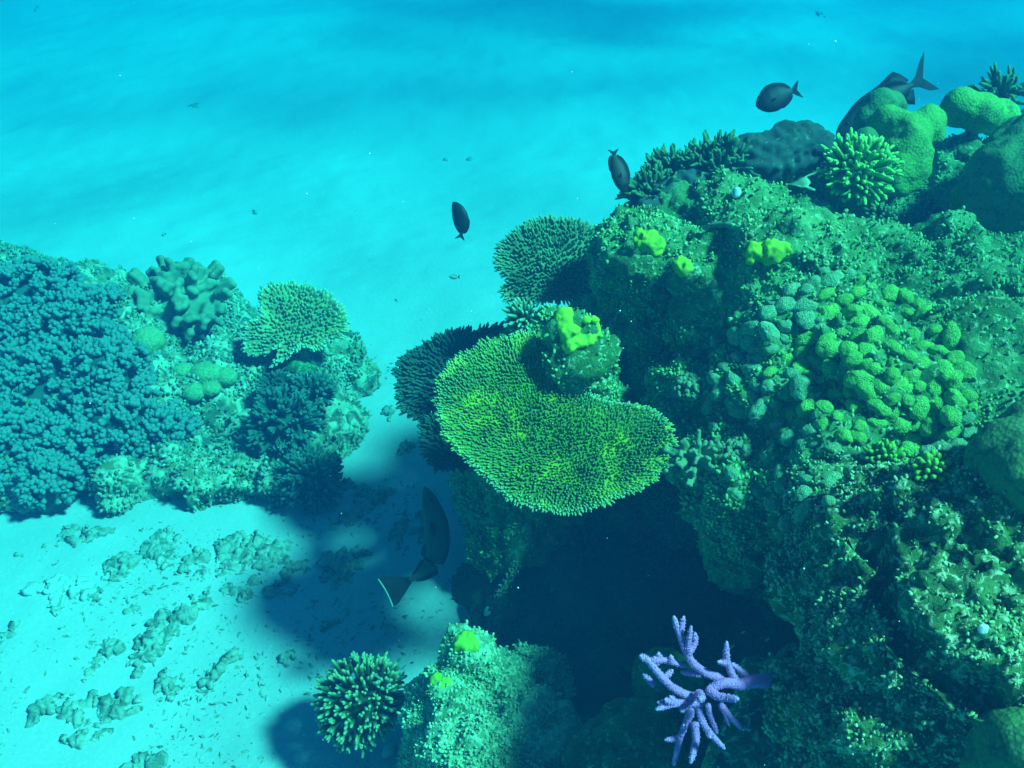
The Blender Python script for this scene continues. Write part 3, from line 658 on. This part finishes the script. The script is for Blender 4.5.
for pl, md, ntry, lab, grp, (ra, rb_) in zones:
    got = []
    for _ in range(ntry * 14):
        x = random.uniform(690, 980); y = random.uniform(265, 535)
        if not inpoly(x, y, pl) or any(math.hypot(x - a, (y - b) * 1.15) < md * (.75 + .5 * random.random()) for a, b in got): continue
        l, nn, ok = hit(x, y)
        if not ok or nn.dot(CAM - l) < .05: continue
        got.append((x, y)); r = random.uniform(ra, rb_)
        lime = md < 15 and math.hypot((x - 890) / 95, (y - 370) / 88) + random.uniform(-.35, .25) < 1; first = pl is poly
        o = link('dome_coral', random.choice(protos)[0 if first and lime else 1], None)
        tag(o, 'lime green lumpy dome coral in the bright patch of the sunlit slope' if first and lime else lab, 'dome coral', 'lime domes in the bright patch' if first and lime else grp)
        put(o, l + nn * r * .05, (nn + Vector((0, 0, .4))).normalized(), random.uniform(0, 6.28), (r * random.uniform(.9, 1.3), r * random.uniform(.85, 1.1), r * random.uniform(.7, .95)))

# ------------------------------------------------------------------ knobby bushy corals of the left mound
def knobby(label, px, py, t, r, seed, sq=.8, m='knobby', bulb=.0125, head=.062, group='knobby corals covering the left mound', lift=.0):
    r_ = np.random.default_rng(seed); l_, n_, _ = hit(px, py); c = l_ - (l_ - CAM).normalized() * (r * .10) - Vector((0, 0, r * .25)); root = empty('knobby_coral', c); tag(root, label, 'knobby coral', group)
    link('coral_base', blobmesh('coral_base', [(0, 0, 0, r * .84, r * .84, r * sq * .84), (0, 0, -r * .6, r * .8, r * .8, r * .6)], .022, 2, r * .08, r * .5, seed), M[m], root)
    nh = int(4.4 * r * r / (head * head) * 3.3); ga = math.pi * (3 - 5 ** .5); i = np.arange(nh)
    z = 1 - (i + .5) / nh * 1.35; s = np.sqrt(1 - z * z); ph = i * ga + r_.normal(0, .15, nh)
    d = np.stack([s * np.cos(ph), s * np.sin(ph), z], 1) + r_.normal(0, .05, (nh, 3)); d /= np.linalg.norm(d, axis=1)[:, None]
    amp = 1 + .26 * fbm(d * 3 + seed, 2, seed)
    hc = d * np.array([r, r, r * sq]) * amp[:, None]
    keep = r_.random(nh) < .93; hc = hc[keep]; d = d[keep]; nh = len(hc)
    nb = 11; D = np.repeat(d, nb, 0) + r_.normal(0, .62, (nh * nb, 3)); D /= np.linalg.norm(D, axis=1)[:, None]
    F = np.repeat(hc, nb, 0) - np.repeat(d, nb, 0) * head * .3
    mb = MB(); spikes(mb, F, D, head * (.52 + .28 * r_.random(nh * nb)), bulb * (.8 + .4 * r_.random(nh * nb)), BULB, 5)
    link('knobs', mb.mesh('knobs'), M[m], root); return root
for i, (px, py, t, r, lab) in enumerate([
    (20, 300, 4.55, .30, 'topmost knobby coral at the far left edge against open water'),
    (80, 320, 4.5, .26, 'high knobby coral hump left of the folded leather coral'),
    (-30, 370, 4.2, .30, 'knobby coral cut by the left picture edge halfway up the mound'),
    (45, 375, 4.2, .24, 'knobby coral in the middle of the left thicket'),
    (110, 365, 4.2, .20, 'knobby coral tucked beside the shaded yellowish dome'),
    (5, 440, 3.85, .24, 'lowest knobby coral at the far left above the sand'),
    (68, 435, 3.9, .20, 'knobby coral in front bottom of the left thicket'),
    (120, 410, 4.0, .19, 'knobby coral at the right end of the left thicket below the yellowish dome'),
    (165, 425, 3.95, .13, 'small knobby coral bordering the bright rubble flank'),
    (45, 475, 3.72, .13, 'small low knobby coral touching the sand at left')]):
    knobby(lab, px, py, t, r, 40 + i)
knobby('small pale nodular coral by the crusted lumps right of the big table', 742, 452, 2.40, .045, 60, bulb=.0065, head=.022, m='leatherlit', group='nodular corals by the hollow')
knobby('rough crusty nodular coral on the shaded wall left of the slope domes', 690, 385, 2.45, .04, 61, bulb=.007, head=.024, m='leatherlit', group='nodular corals by the hollow')

# ------------------------------------------------------------------ leather corals: fat folded lobes
def leather(label, c, rx, rz, n, ll, lr, m, seed, vox, axis=(0, 0, 1), spread=1.45):
    r_ = np.random.default_rng(seed); bl = [(0, 0, 0, rx * .8, rx * .7, rz * .8)]; ga = math.pi * (3 - 5 ** .5); q = Vector(axis).to_track_quat('Z', 'Y')
    for i in range(n):
        z = 1 - (i + .5) / n * (1 - math.cos(spread)); s = math.sqrt(1 - z * z); ph = i * ga + r_.normal(0, .2)
        d = np.array(q @ Vector((s * math.cos(ph), s * math.sin(ph), z))) + r_.normal(0, .12, 3); f = d * np.array([rx, rx * .85, rz]) * .75; L = ll * (.6 + .7 * r_.random())
        sd = np.cross(d, r_.normal(0, 1, 3)); sd /= np.linalg.norm(sd)
        for k in range(5):
            p = f + d * L * k / 4; w_ = lr * (1.0 if k < 3 else .95)
            for e in (-.5, .5) if k >= 2 else (0,): bl.append((*(p + sd * e * lr * 1.3), w_, w_, w_))
    root = link('leather_coral', blobmesh('leather_coral', bl, vox, 2, lr * .15, lr * 3, seed), m, loc=c); tag(root, label, 'leather coral'); return root
leather('big grey-green leather coral with fat folded lobes on top of the left mound', P(182, 306, 4.55), .26, .17, 70, .085, .021, M['leather'], 71, .0085, (0, -.35, 1))
leather('small pale stubby-fingered leather coral touching the right rim of the big table', P(696, 462, min(2.36, depth(hit(696, 462)[0]))), .05, .045, 34, .038, .0068, M['leatherlit'], 72, .0035, (-.2, -.5, .9))

# ------------------------------------------------------------------ yellow-green sponges
def sponge(label, blobs, seed, vox=.005, group=None):
    dm = float(np.median([depth(Vector(b[:3])) for b in blobs])); q_ = []
    for b in blobs:
        v = Vector(b[:3]) - CAM; d0 = depth(Vector(b[:3])); v = CAM + v * (min(max(d0, dm - .012), dm + .012) / d0); q_.append((*v, *b[3:]))
    blobs = q_; c = np.mean([b[:3] for b in blobs], 0); bl = [(b[0] - c[0], b[1] - c[1], b[2] - c[2], *b[3:]) for b in blobs]
    o = link('sponge', blobmesh('sponge', [(*b[:3], b[3] * 1.25, b[4] * 1.25, b[5] * 1.15) for b in bl], vox, 10, .009, .022, seed, .003, .008), M['sponge'], loc=c); tag(o, label, 'sponge', group)
def hb(px, py, r, sq=1., dep=.35):
    l, nn, _ = hit(px, py); p = l - nn * r * dep; return (p.x, p.y, p.z, r, r, r * sq)
sponge('vivid yellow-green sponge with a ring-shaped hook on the rock knob above the table', [hb(563, 312, .022), hb(566, 322, .022), hb(571, 332, .024), hb(578, 340, .02), hb(590, 342, .015), hb(597, 336, .012), hb(586, 320, .009), hb(594, 320, .009), hb(598, 327, .009), hb(570, 346, .02)], 1)
sponge('bright yellow-green sponge lump on the top left shoulder of the reef', [hb(648, 240, .032), hb(655, 246, .03), hb(640, 236, .02)], 2)
sponge('elongated yellow-green sponge on the shaded shoulder, lower right of the bright lump', [hb(678, 264, .02), hb(686, 268, .022), hb(694, 272, .015)], 3)
sponge('dull yellow-green sponge pad on the reef top below the fallen branch', [hb(760, 252, .026), hb(772, 250, .028), hb(784, 252, .022), hb(752, 256, .02)], 4)
sponge('flat olive-yellow sponge on the very top of the pale pinnacle', [hb(462, 643, .022), hb(468, 640, .022), hb(474, 646, .016)], 5)
sponge('small vivid yellow sponge on the left flank of the pale pinnacle', [hb(436, 678, .018), hb(443, 682, .018), hb(438, 688, .012)], 6)

# ------------------------------------------------------------------ odds and ends on the reef
mb = MB(); l0 = hit(703, 233)[0]; l1 = hit(725, 231)[0]; l2 = hit(752, 239)[0]; e = Vector((0, 0, .015))
pts = np.array([l0 + e, (l0 + l1) / 2 + e * 1.6, l1 + e * 1.4, (l1 + l2) / 2 + e * 1.3, l2 + e * .6]) - np.array(l0)
mb.tube(pts, [.006, .009, .010, .009, .006], 9, tip=[1, .5, 0, 0, 0]); mb.tube(pts[2] + np.array([[0, 0, 0], [.004, .0, .02], [.01, .005, .035]]), [.007, .005, .003], 7)
o = link('coral_branch', mb.mesh('coral_branch'), M['leatherlit'], loc=l0); tag(o, 'fallen forked coral branch with a pale broken end lying on the reef top', 'coral branch')
def pebble(label, px, py, r, m, name='shell', seed=0, sq=.6, cat='shell', group=None):
    l, nn, _ = hit(px, py); V, T = ico(3); V = V * (1 + .25 * fbm(V * 1.3 + seed, 3, seed))[:, None] * np.array([r, r * .8, r * sq])
    o = link(name, np_mesh(name, V, [T]), m); put(o, l + nn * r * .3, nn, seed); tag(o, label, cat, group)
pebble('tiny bright white shell fragment on the ledge at the lower right', 983, 629, .0085, M['white'], seed=1)
pebble('ragged white shell scrap on the ridge below the taller dark bush', 738, 193, .018, M['white'], seed=2)
pebble('pale rounded lump perched behind the top of the pinnacle', 489, 612, .018, M['palestone'], 'stone', 3, cat='stone')
pebble('pale stone on the sand at the left foot of the pinnacle', 390, 752, .026, M['palestone'], 'stone', 4, cat='stone')
# yellowish crust on the hollow's wall
l, nn, _ = hit(510, 580); mb = MB(); pts = np.array([P(518, 562, 0) - CAM for _ in range(1)])
a = hit(519, 562)[0]; b = hit(500, 596)[0]; u = np.linspace(0, 1, 14)[:, None]; pp = np.array(a) * (1 - u) + np.array(b) * u
r_ = np.random.default_rng(4); n_ = 130; k = r_.integers(0, 14, n_); mb.tube(pp - pp[0], np.full(14, .010), 8)
D = r_.normal(0, 1, (n_, 3)) + np.array(nn) * 1.4; spikes(mb, pp[k] - pp[0] + r_.normal(0, .006, (n_, 3)), D, np.full(n_, .014), np.full(n_, .0035), BULB)
o = link('coral_strip', mb.mesh('coral_strip'), M['tablepale'], loc=a); tag(o, 'narrow yellowish coral strip on the dim wall inside the hollow', 'coral')

# ------------------------------------------------------------------ rubble on the sand
def rubble(label, px, py, wx, wy, ang=0, h=.035, m='rubble', seed=0, n=9, group=None, flat=False):
    r_ = np.random.default_rng(seed + 500); l, _, _ = hit(px, py, True); t = depth(l); k = t / FPX; dep = abs((l - CAM).normalized().z)
    ca, sa = math.cos(R(ang)), math.sin(R(ang)); bl = []
    nn_ = n * 3
    for i in range(nn_):
        u = (i + .5) / nn_ * 2 - 1; a = u * wx * .5 + r_.normal(0, wx * .06); b = r_.normal(0, wy * .30)
        x = (a * ca - b * sa) * k; y = (a * sa + b * ca) * k / dep; r = k * min(wx, wy) * .5 * (.30 + .5 * r_.random()) * (1 - .3 * abs(u))
        bl.append((x, y, -h * .12, r * 1.2, r * 1.1 / dep, (h * (.18 + .36 * r_.random())) if not flat else h))
    V, Q = remesh(bl, max(.005, k * 1.6), 1); V = rock(V, Q, .016, .05, .013, .028, .010, .012, seed)
    o = link('rubble', np_mesh('rubble', V, [Q]), M[m], loc=(l.x, l.y, l.z)); tag(o, label, 'rubble', group)
rubble('flat pale slab of dead coral lying alone on the sand at far left', 64, 590, 56, 18, 0, .014, 'palestone', 1, 5, flat=True)
rubble('long tilted block of dead coral in the middle of the open sand', 170, 628, 78, 22, 48, .045, 'rubble', 2)
rubble('upper arm of the dark wedge-shaped rubble near the lower left corner', 90, 704, 100, 16, 4, .035, 'rubble', 3)
rubble('lower stub of the dark wedge-shaped rubble near the lower left corner', 100, 726, 46, 16, 30, .03, 'rubble', 4)
lst = [(62, 536, 20, 16, 60), (92, 537, 30, 12, 20), (112, 532, 20, 9, 10), (132, 562, 48, 20, 25), (160, 550, 30, 26, -50), (168, 540, 30, 14, 0), (192, 566, 22, 22, 80), (196, 532, 34, 12, 15), (186, 524, 14, 8, 0),
       (235, 555, 34, 22, 50), (256, 545, 30, 22, 40), (275, 556, 26, 18, 30), (240, 590, 26, 16, -20), (285, 588, 30, 16, 0), (210, 590, 18, 14, 50), (300, 568, 26, 12, 10), (320, 600, 20, 12, 40),
       (340, 574, 38, 22, 0), (352, 555, 40, 12, 10), (312, 548, 36, 9, 0), (98, 660, 30, 20, 70), (122, 664, 26, 8, 20), (168, 685, 34, 16, -25), (184, 690, 18, 10, 20), (222, 668, 34, 10, 40), (238, 654, 12, 7, 0),
       (205, 645, 12, 8, 30), (286, 660, 12, 8, 0), (96, 596, 10, 9, 50), (28, 630, 30, 8, 15), (5, 636, 16, 12, 20), (142, 765, 40, 10, 10), (372, 500, 40, 26, 10), (395, 470, 36, 22, -10), (410, 530, 30, 24, 10),
       (380, 540, 36, 18, 10), (350, 520, 26, 16, 0), (365, 610, 40, 16, -10), (330, 625, 18, 9, 0), (405, 452, 14, 10, 0), (388, 412, 9, 8, 30), (345, 487, 20, 8, 0), (220, 548, 12, 8, 0), (22, 555, 10, 5, 0), (150, 590, 10, 5, 10), (60, 740, 8, 4, 0), (132, 610, 8, 6, 0)]
for i, (px, py, a, b, g) in enumerate(lst):
    if i in (2, 5, 7, 8, 14, 16, 19, 21, 23, 26, 29, 33, 35, 37): continue
    s_ = a > 24
    zone = 'in the blue shadow beside the reef' if px > 310 else ('on the sand just below the left mound' if py < 612 else 'on the open sand at the lower left')
    rubble(('broken coral rubble ' if s_ else 'small bit of broken coral ') + zone, px, py, a, b, g, .03 if s_ else .014, 'rubble', 30 + i, 6 if s_ else 3, group=('rubble ' if s_ else 'small rubble bits ') + zone)
for i, (px, py, a) in list(enumerate([(195, 106, 10), (5, 22, 7), (38, 8, 7), (48, 199, 6), (256, 212, 7), (80, 26, 8), (164, 235, 5), (270, 220, 9), (470, 160, 5), (500, 190, 5), (446, 160, 5), (395, 200, 4), (305, 282, 4), (135, 50, 6), (820, 14, 8), (360, 250, 5), (420, 320, 5)]))[::2]:
    rubble('tiny dark speck of rubble on the far sand', px, py, a * .9, a * .45, 0, .02, 'rubble', 90 + i, 3, group='specks on the far sand')

# ------------------------------------------------------------------ fish
def fish(label, spine, t, up, deep, wid=.30, tail='fork', group=None, m='fish', dorsal=True, white=False, tsz=1., fins=None, name='fish'):
    """spine: pixels nose -> tail base, at distance(s) t; up: direction of the back"""
    tt = t if isinstance(t, (list, tuple)) else [t] * len(spine)
    W = np.array([P(x, y, d) for (x, y), d in zip(spine, tt)]); c0 = W[len(W) // 2].copy(); W = W - c0
    k = len(W); u = np.linspace(0, k - 1, 29); S = np.stack([np.interp(u, np.arange(k), W[:, i]) for i in range(3)], 1)
    for _ in range(8): S[1:-1] = (S[:-2] + S[1:-1] * 2 + S[2:]) / 4
    n = len(S); L = np.linalg.norm(np.diff(S, axis=0), axis=1).sum(); T = np.gradient(S, axis=0); T /= np.linalg.norm(T, axis=1)[:, None]
    up = np.array(up, float); U = up - T * (T @ up)[:, None]; U /= np.linalg.norm(U, axis=1)[:, None]; B = np.cross(T, U)
    s = np.linspace(0, 1, n); h = L * deep * .5 * np.interp(s, [0, .03, .1, .22, .38, .55, .72, .86, .95, 1], [.06, .28, .56, .84, 1, .95, .70, .38, .22, .20])
    w_ = L * deep * .5 * wid * 1.3 * np.interp(s, [0, .05, .18, .35, .6, .85, 1], [.10, .45, .9, 1, .75, .3, .12])
    root = empty(name, Vector(c0)); tag(root, label, 'fish', group)
    sd = 14; th = np.arange(sd) * 2 * math.pi / sd; V = (S[:, None] + U[:, None] * (h[:, None] * np.cos(th))[..., None] + B[:, None] * (w_[:, None] * np.sin(th))[..., None]).reshape(-1, 3)
    i = np.arange(n - 1)[:, None] * sd; j = np.arange(sd)[None]; j2 = (j + 1) % sd; Q = np.stack([i + j, i + j2, i + sd + j2, i + sd + j], -1).reshape(-1, 4)
    V = np.vstack([V, S[0] - T[0] * L * .012, S[-1]]); Tt = [[q, (q + 1) % sd, n * sd] for q in range(sd)] + [[(n - 1) * sd + q, (n - 1) * sd + (q + 1) % sd, n * sd + 1] for q in range(sd)]
    link('body', np_mesh('body', V, [Q, np.array(Tt)]), M[m], root)
    def fin(nm, P2, o_, ax, ay, th_=.006, mm='fishfin'):
        P2 = np.array(P2, float); cen = P2.mean(0); q = len(P2); az = np.cross(ax, ay); az /= np.linalg.norm(az)
        rim_ = o_ + P2[:, :1] * ax * L + P2[:, 1:] * ay * L; c_ = o_ + cen[0] * ax * L + cen[1] * ay * L
        V = np.vstack([rim_, c_ + az * L * th_, c_ - az * L * th_]); T = []
        for a in range(q): b = (a + 1) % q; T += [[a, b, q], [b, a, q + 1]]
        return link(nm, np_mesh(nm, V, [np.array(T)], smooth=False), M[mm], root)
    e = S[-1]; a = T[-1]; b = U[-1]; z = tsz
    if tail == 'fork': fin('tail_fin', [(-.03, .09 * deep), (.06 * z, .17 * z * .8), (.16 * z, .27 * z * .8), (.22 * z, .30 * z * .8), (.14 * z, .13 * z), (.11 * z, 0), (.14 * z, -.13 * z), (.22 * z, -.30 * z * .8), (.16 * z, -.27 * z * .8), (.06 * z, -.17 * z * .8), (-.03, -.09 * deep)], e, a, b)
    elif tail == 'lunate': fin('tail_fin', [(-.04, .08 * deep), (.05, .07), (.16, .19), (.26, .27), (.17, .14), (.115, .05), (.11, 0), (.115, -.05), (.15, -.12), (.22, -.17), (.12, -.14), (.04, -.06), (-.04, -.08 * deep)], e, a, b)
    else:
        fin('tail_fin', [(-.04, .09 * deep), (.08, .09), (.17, .14), (.235, .15), (.225, .07), (.22, 0), (.225, -.07), (.235, -.15), (.17, -.14), (.08, -.09), (-.04, -.09 * deep)], e, a, b)
    if white:
        mb = MB(); v = np.linspace(-1, 1, 15)[:, None]; mb.tube(e + a * L * (.235 - .012 * (1 - v ** 2)) + b * L * .145 * v, np.full(15, L * .007), 5); link('tail_edge', mb.mesh('tail_edge'), M['fishpale'], root)
    def strip(nm, s0, s1, hh, sign):
        ss = np.linspace(s0, s1, 12); ii = np.interp(ss, s, np.arange(n)); g = lambda X: np.stack([np.interp(ii, np.arange(n), X[:, q]) for q in range(3)], 1)
        hs = np.interp(ss, s, h); base = g(S) + sign * g(U) * (hs * .9)[:, None]; top = g(S) + sign * g(U) * (hs + L * np.interp(np.linspace(0, 1, 12), [0, .12, .5, .85, 1], hh))[:, None] + g(T) * L * .03 * np.linspace(0, 1.6, 12)[:, None]
        bz = g(B) * L * .004; V = np.vstack([base + bz, top, base - bz]); a_ = np.arange(11)
        Q = np.concatenate([np.stack([a_, a_ + 1, a_ + 13, a_ + 12], 1), np.stack([a_ + 12, a_ + 13, a_ + 25, a_ + 24], 1), np.stack([a_ + 24, a_ + 25, a_ + 1, a_], 1)]); link(nm, np_mesh(nm, V, [Q]), M['fishfin'], root)
    fh = fins or [0, .03, .045, .05, .0]
    strip('dorsal_fin', .22, .90, fh, 1); strip('anal_fin', .52, .90, [0, .03, .04, fh[3], 0], -1)
    for sg in (-1, 1):
        o_ = S[9] + B[9] * w_[9] * sg * .95 - U[9] * h[9] * .2
        fin('pectoral_fin', [(0, .02), (.07, .05), (.14, .03), (.15, -.01), (.08, -.03), (0, -.02)], o_, T[9] * .8 + B[9] * sg * .5, U[9] * .8 - B[9] * sg * .1, .003)
        V_, T_ = ico(2); V_ = V_ * L * .018 + S[4] + B[4] * w_[4] * sg * .9 + U[4] * h[4] * .3; link('eye', np_mesh('eye', V_, [T_]), M['fisheye'], root)
    return root
UPS = Vector((0, math.sin(PITCH), math.cos(PITCH))); RT = Vector((1, 0, 0)); FW = Vector((0, math.cos(PITCH), -math.sin(PITCH)))
fish('dark oval fish swimming left in open water over the reef top', [(756, 106), (766, 102), (776, 97), (786, 93), (793, 91)], 3.1, UPS + RT * .3, .66, tsz=.95)
fish('dark fish diving head down beside the left end of the ridge', [(625, 193), (622, 182), (619, 170), (615, 160), (614, 154)], 2.6, RT * .9 + UPS * .2 + FW * .2, .46, tsz=.6)
fish('dark curved fish hanging alone tail down in open water left of the reef', [(453, 202), (458, 210), (462, 220), (463, 228), (461, 235)], 3.4, -RT * .8 + UPS * .3 + FW * .3, .46, tsz=.65, wid=.4)
fish('big dark fork-tailed fish half hidden behind the pale green boulder coral', [(836, 136), (856, 120), (878, 104), (898, 92), (914, 84)], [3.35, 3.35, 3.35, 3.35, 3.35], UPS * .9 - RT * .5, .28, tail='lunate', fins=[0, .02, .03, .15, .02], tsz=1.2)
fish('small dark fish resting behind the huge boulder at the far right', [(992, 112), (1002, 110), (1012, 110), (1022, 111)], 3.2, UPS, .26, tsz=.7)
fish('large dusky fish with a white-edged tail swimming up in the reef shadow', [(425, 487), (431, 505), (437, 530), (437, 553), (427, 571), (408, 581)], 2.62, RT * .6 + UPS * 1.0, .22, fins=[0, .012, .018, .02, 0], tail='fan', white=True, m='fishdusky', wid=.45, tsz=1.)
fish('tiny pale fish over the bright sand below the curved dark one', [(449, 276), (453, 277), (458, 277)], 3.6, UPS, .5, m='fishpale')
for i, (x, y) in enumerate([(741, 634), (765, 641), (792, 650), (730, 648)]):
    fish('tiny yellow fish hovering in the dark hollow by the purple coral', [(x, y), (x + 3, y - 2), (x + 5, y - 3)], 2.0, UPS, .4, m='tinyfish', group='tiny yellow fish in the hollow')

# ------------------------------------------------------------------ crusts
bpy.context.view_layer.update()
M['turfgreen'] = mat('turfgreen', (.08, .26, .06), (.20, .48, .14), (.06, .16, .07), s1=9, s2=25, tip=(.50, .78, .38), bump=.4, bscale=200, tipw=.7, cover=.4)
M['turfpale'] = mat('turfpale', (.18, .38, .13), (.08, .20, .07), (.36, .58, .24), s1=12, s2=30, tip=(.80, .92, .60), bump=.4, bscale=200, tipw=.7, cover=.4)
M['turfshade'] = mat('turfshade', (.03, .07, .03), (.05, .10, .05), s1=9, tip=(.10, .16, .10), bump=.4, bscale=200, tipw=.7)  # crust in the hollow, its shade put into the colour
M['turfcream'] = mat('turfcream', (.34, .50, .26), (.16, .30, .12), (.50, .66, .40), s1=14, s2=40, tip=(.75, .88, .62), bump=.4, bscale=200, tipw=.7, cover=.4)
M['turffar'] = mat('turffar', (.12, .15, .08), (.20, .22, .12), (.30, .36, .10), s1=4, s2=12, tip=(.62, .64, .48), bump=.4, bscale=100, tipw=.7, cover=.35)
for nm, n_, sz, mm, sd in [('reef_wall', 60000, .0056, 'turfgreen', 1), ('reef_ledge', 34000, .0038, 'turfpale', 2), ('reef_mound', 26000, .010, 'turffar', 3), ('low_rock', 5000, .008, 'turfshade', 4), ('rock_pillar', 9000, .0050, 'turfcream', 5)]:
    o = bpy.data.objects[nm]; me = o.data; V = np.empty(len(me.vertices) * 3, np.float32); me.vertices.foreach_get('co', V); V = V.reshape(-1, 3).astype(float)
    Q = np.empty(len(me.loops), np.int32); me.loops.foreach_get('vertex_index', Q); Q = Q.reshape(-1, 4)
    turf(o, V, Q, n_, sz, M[mm], sd, thr=-.12 if nm in ('reef_mound', 'rock_pillar', 'reef_ledge') else -.05)

# ------------------------------------------------------------------ coral grit on the sand, specks drifting in the water
r_ = np.random.default_rng(99); n_ = 26000; gx = r_.uniform(-2.9, .5, n_); gy = r_.uniform(1.2, 4.6, n_); p = np.stack([gx, gy, 0 * gx], 1)
k = fbm(p / .35, 3, 7) + r_.normal(0, .18, n_) > .22 + np.clip(gy - 3.2, 0, 2) * .5; gx, gy = gx[k], gy[k]; c = len(gx); pz = ground_z(gx, gy)
D = r_.normal(0, 1, (c, 3)); D[:, 2] = np.abs(D[:, 2]) * .35; sz = .0022 + .0065 * r_.random(c) ** 3
mb = MB(); spikes(mb, np.stack([gx, gy, pz - .0005], 1), D, sz * 2.2, sz * .7, [(-.3, .8, 0), (.4, 1, 0), (1, .5, 0)], 4, tips=np.zeros(c))
mb.V[0] = mb.V[0] + r_.normal(0, .0006, mb.V[0].shape); tag(link('coral_grit', mb.mesh('coral_grit', False), M['rubble']), kind='stuff')
V0, T0 = ico(1); mb = MB()
for _ in range(260):
    q = P(r_.uniform(-40, 1060), r_.uniform(-40, 800), r_.uniform(.9, 3.2)); mb.add(V0 * r_.uniform(.0004, .0010) * (1 + r_.normal(0, .25, V0.shape)) + np.array(q), None, T0)
tag(link('plankton', mb.mesh('plankton'), M['white']), kind='stuff')
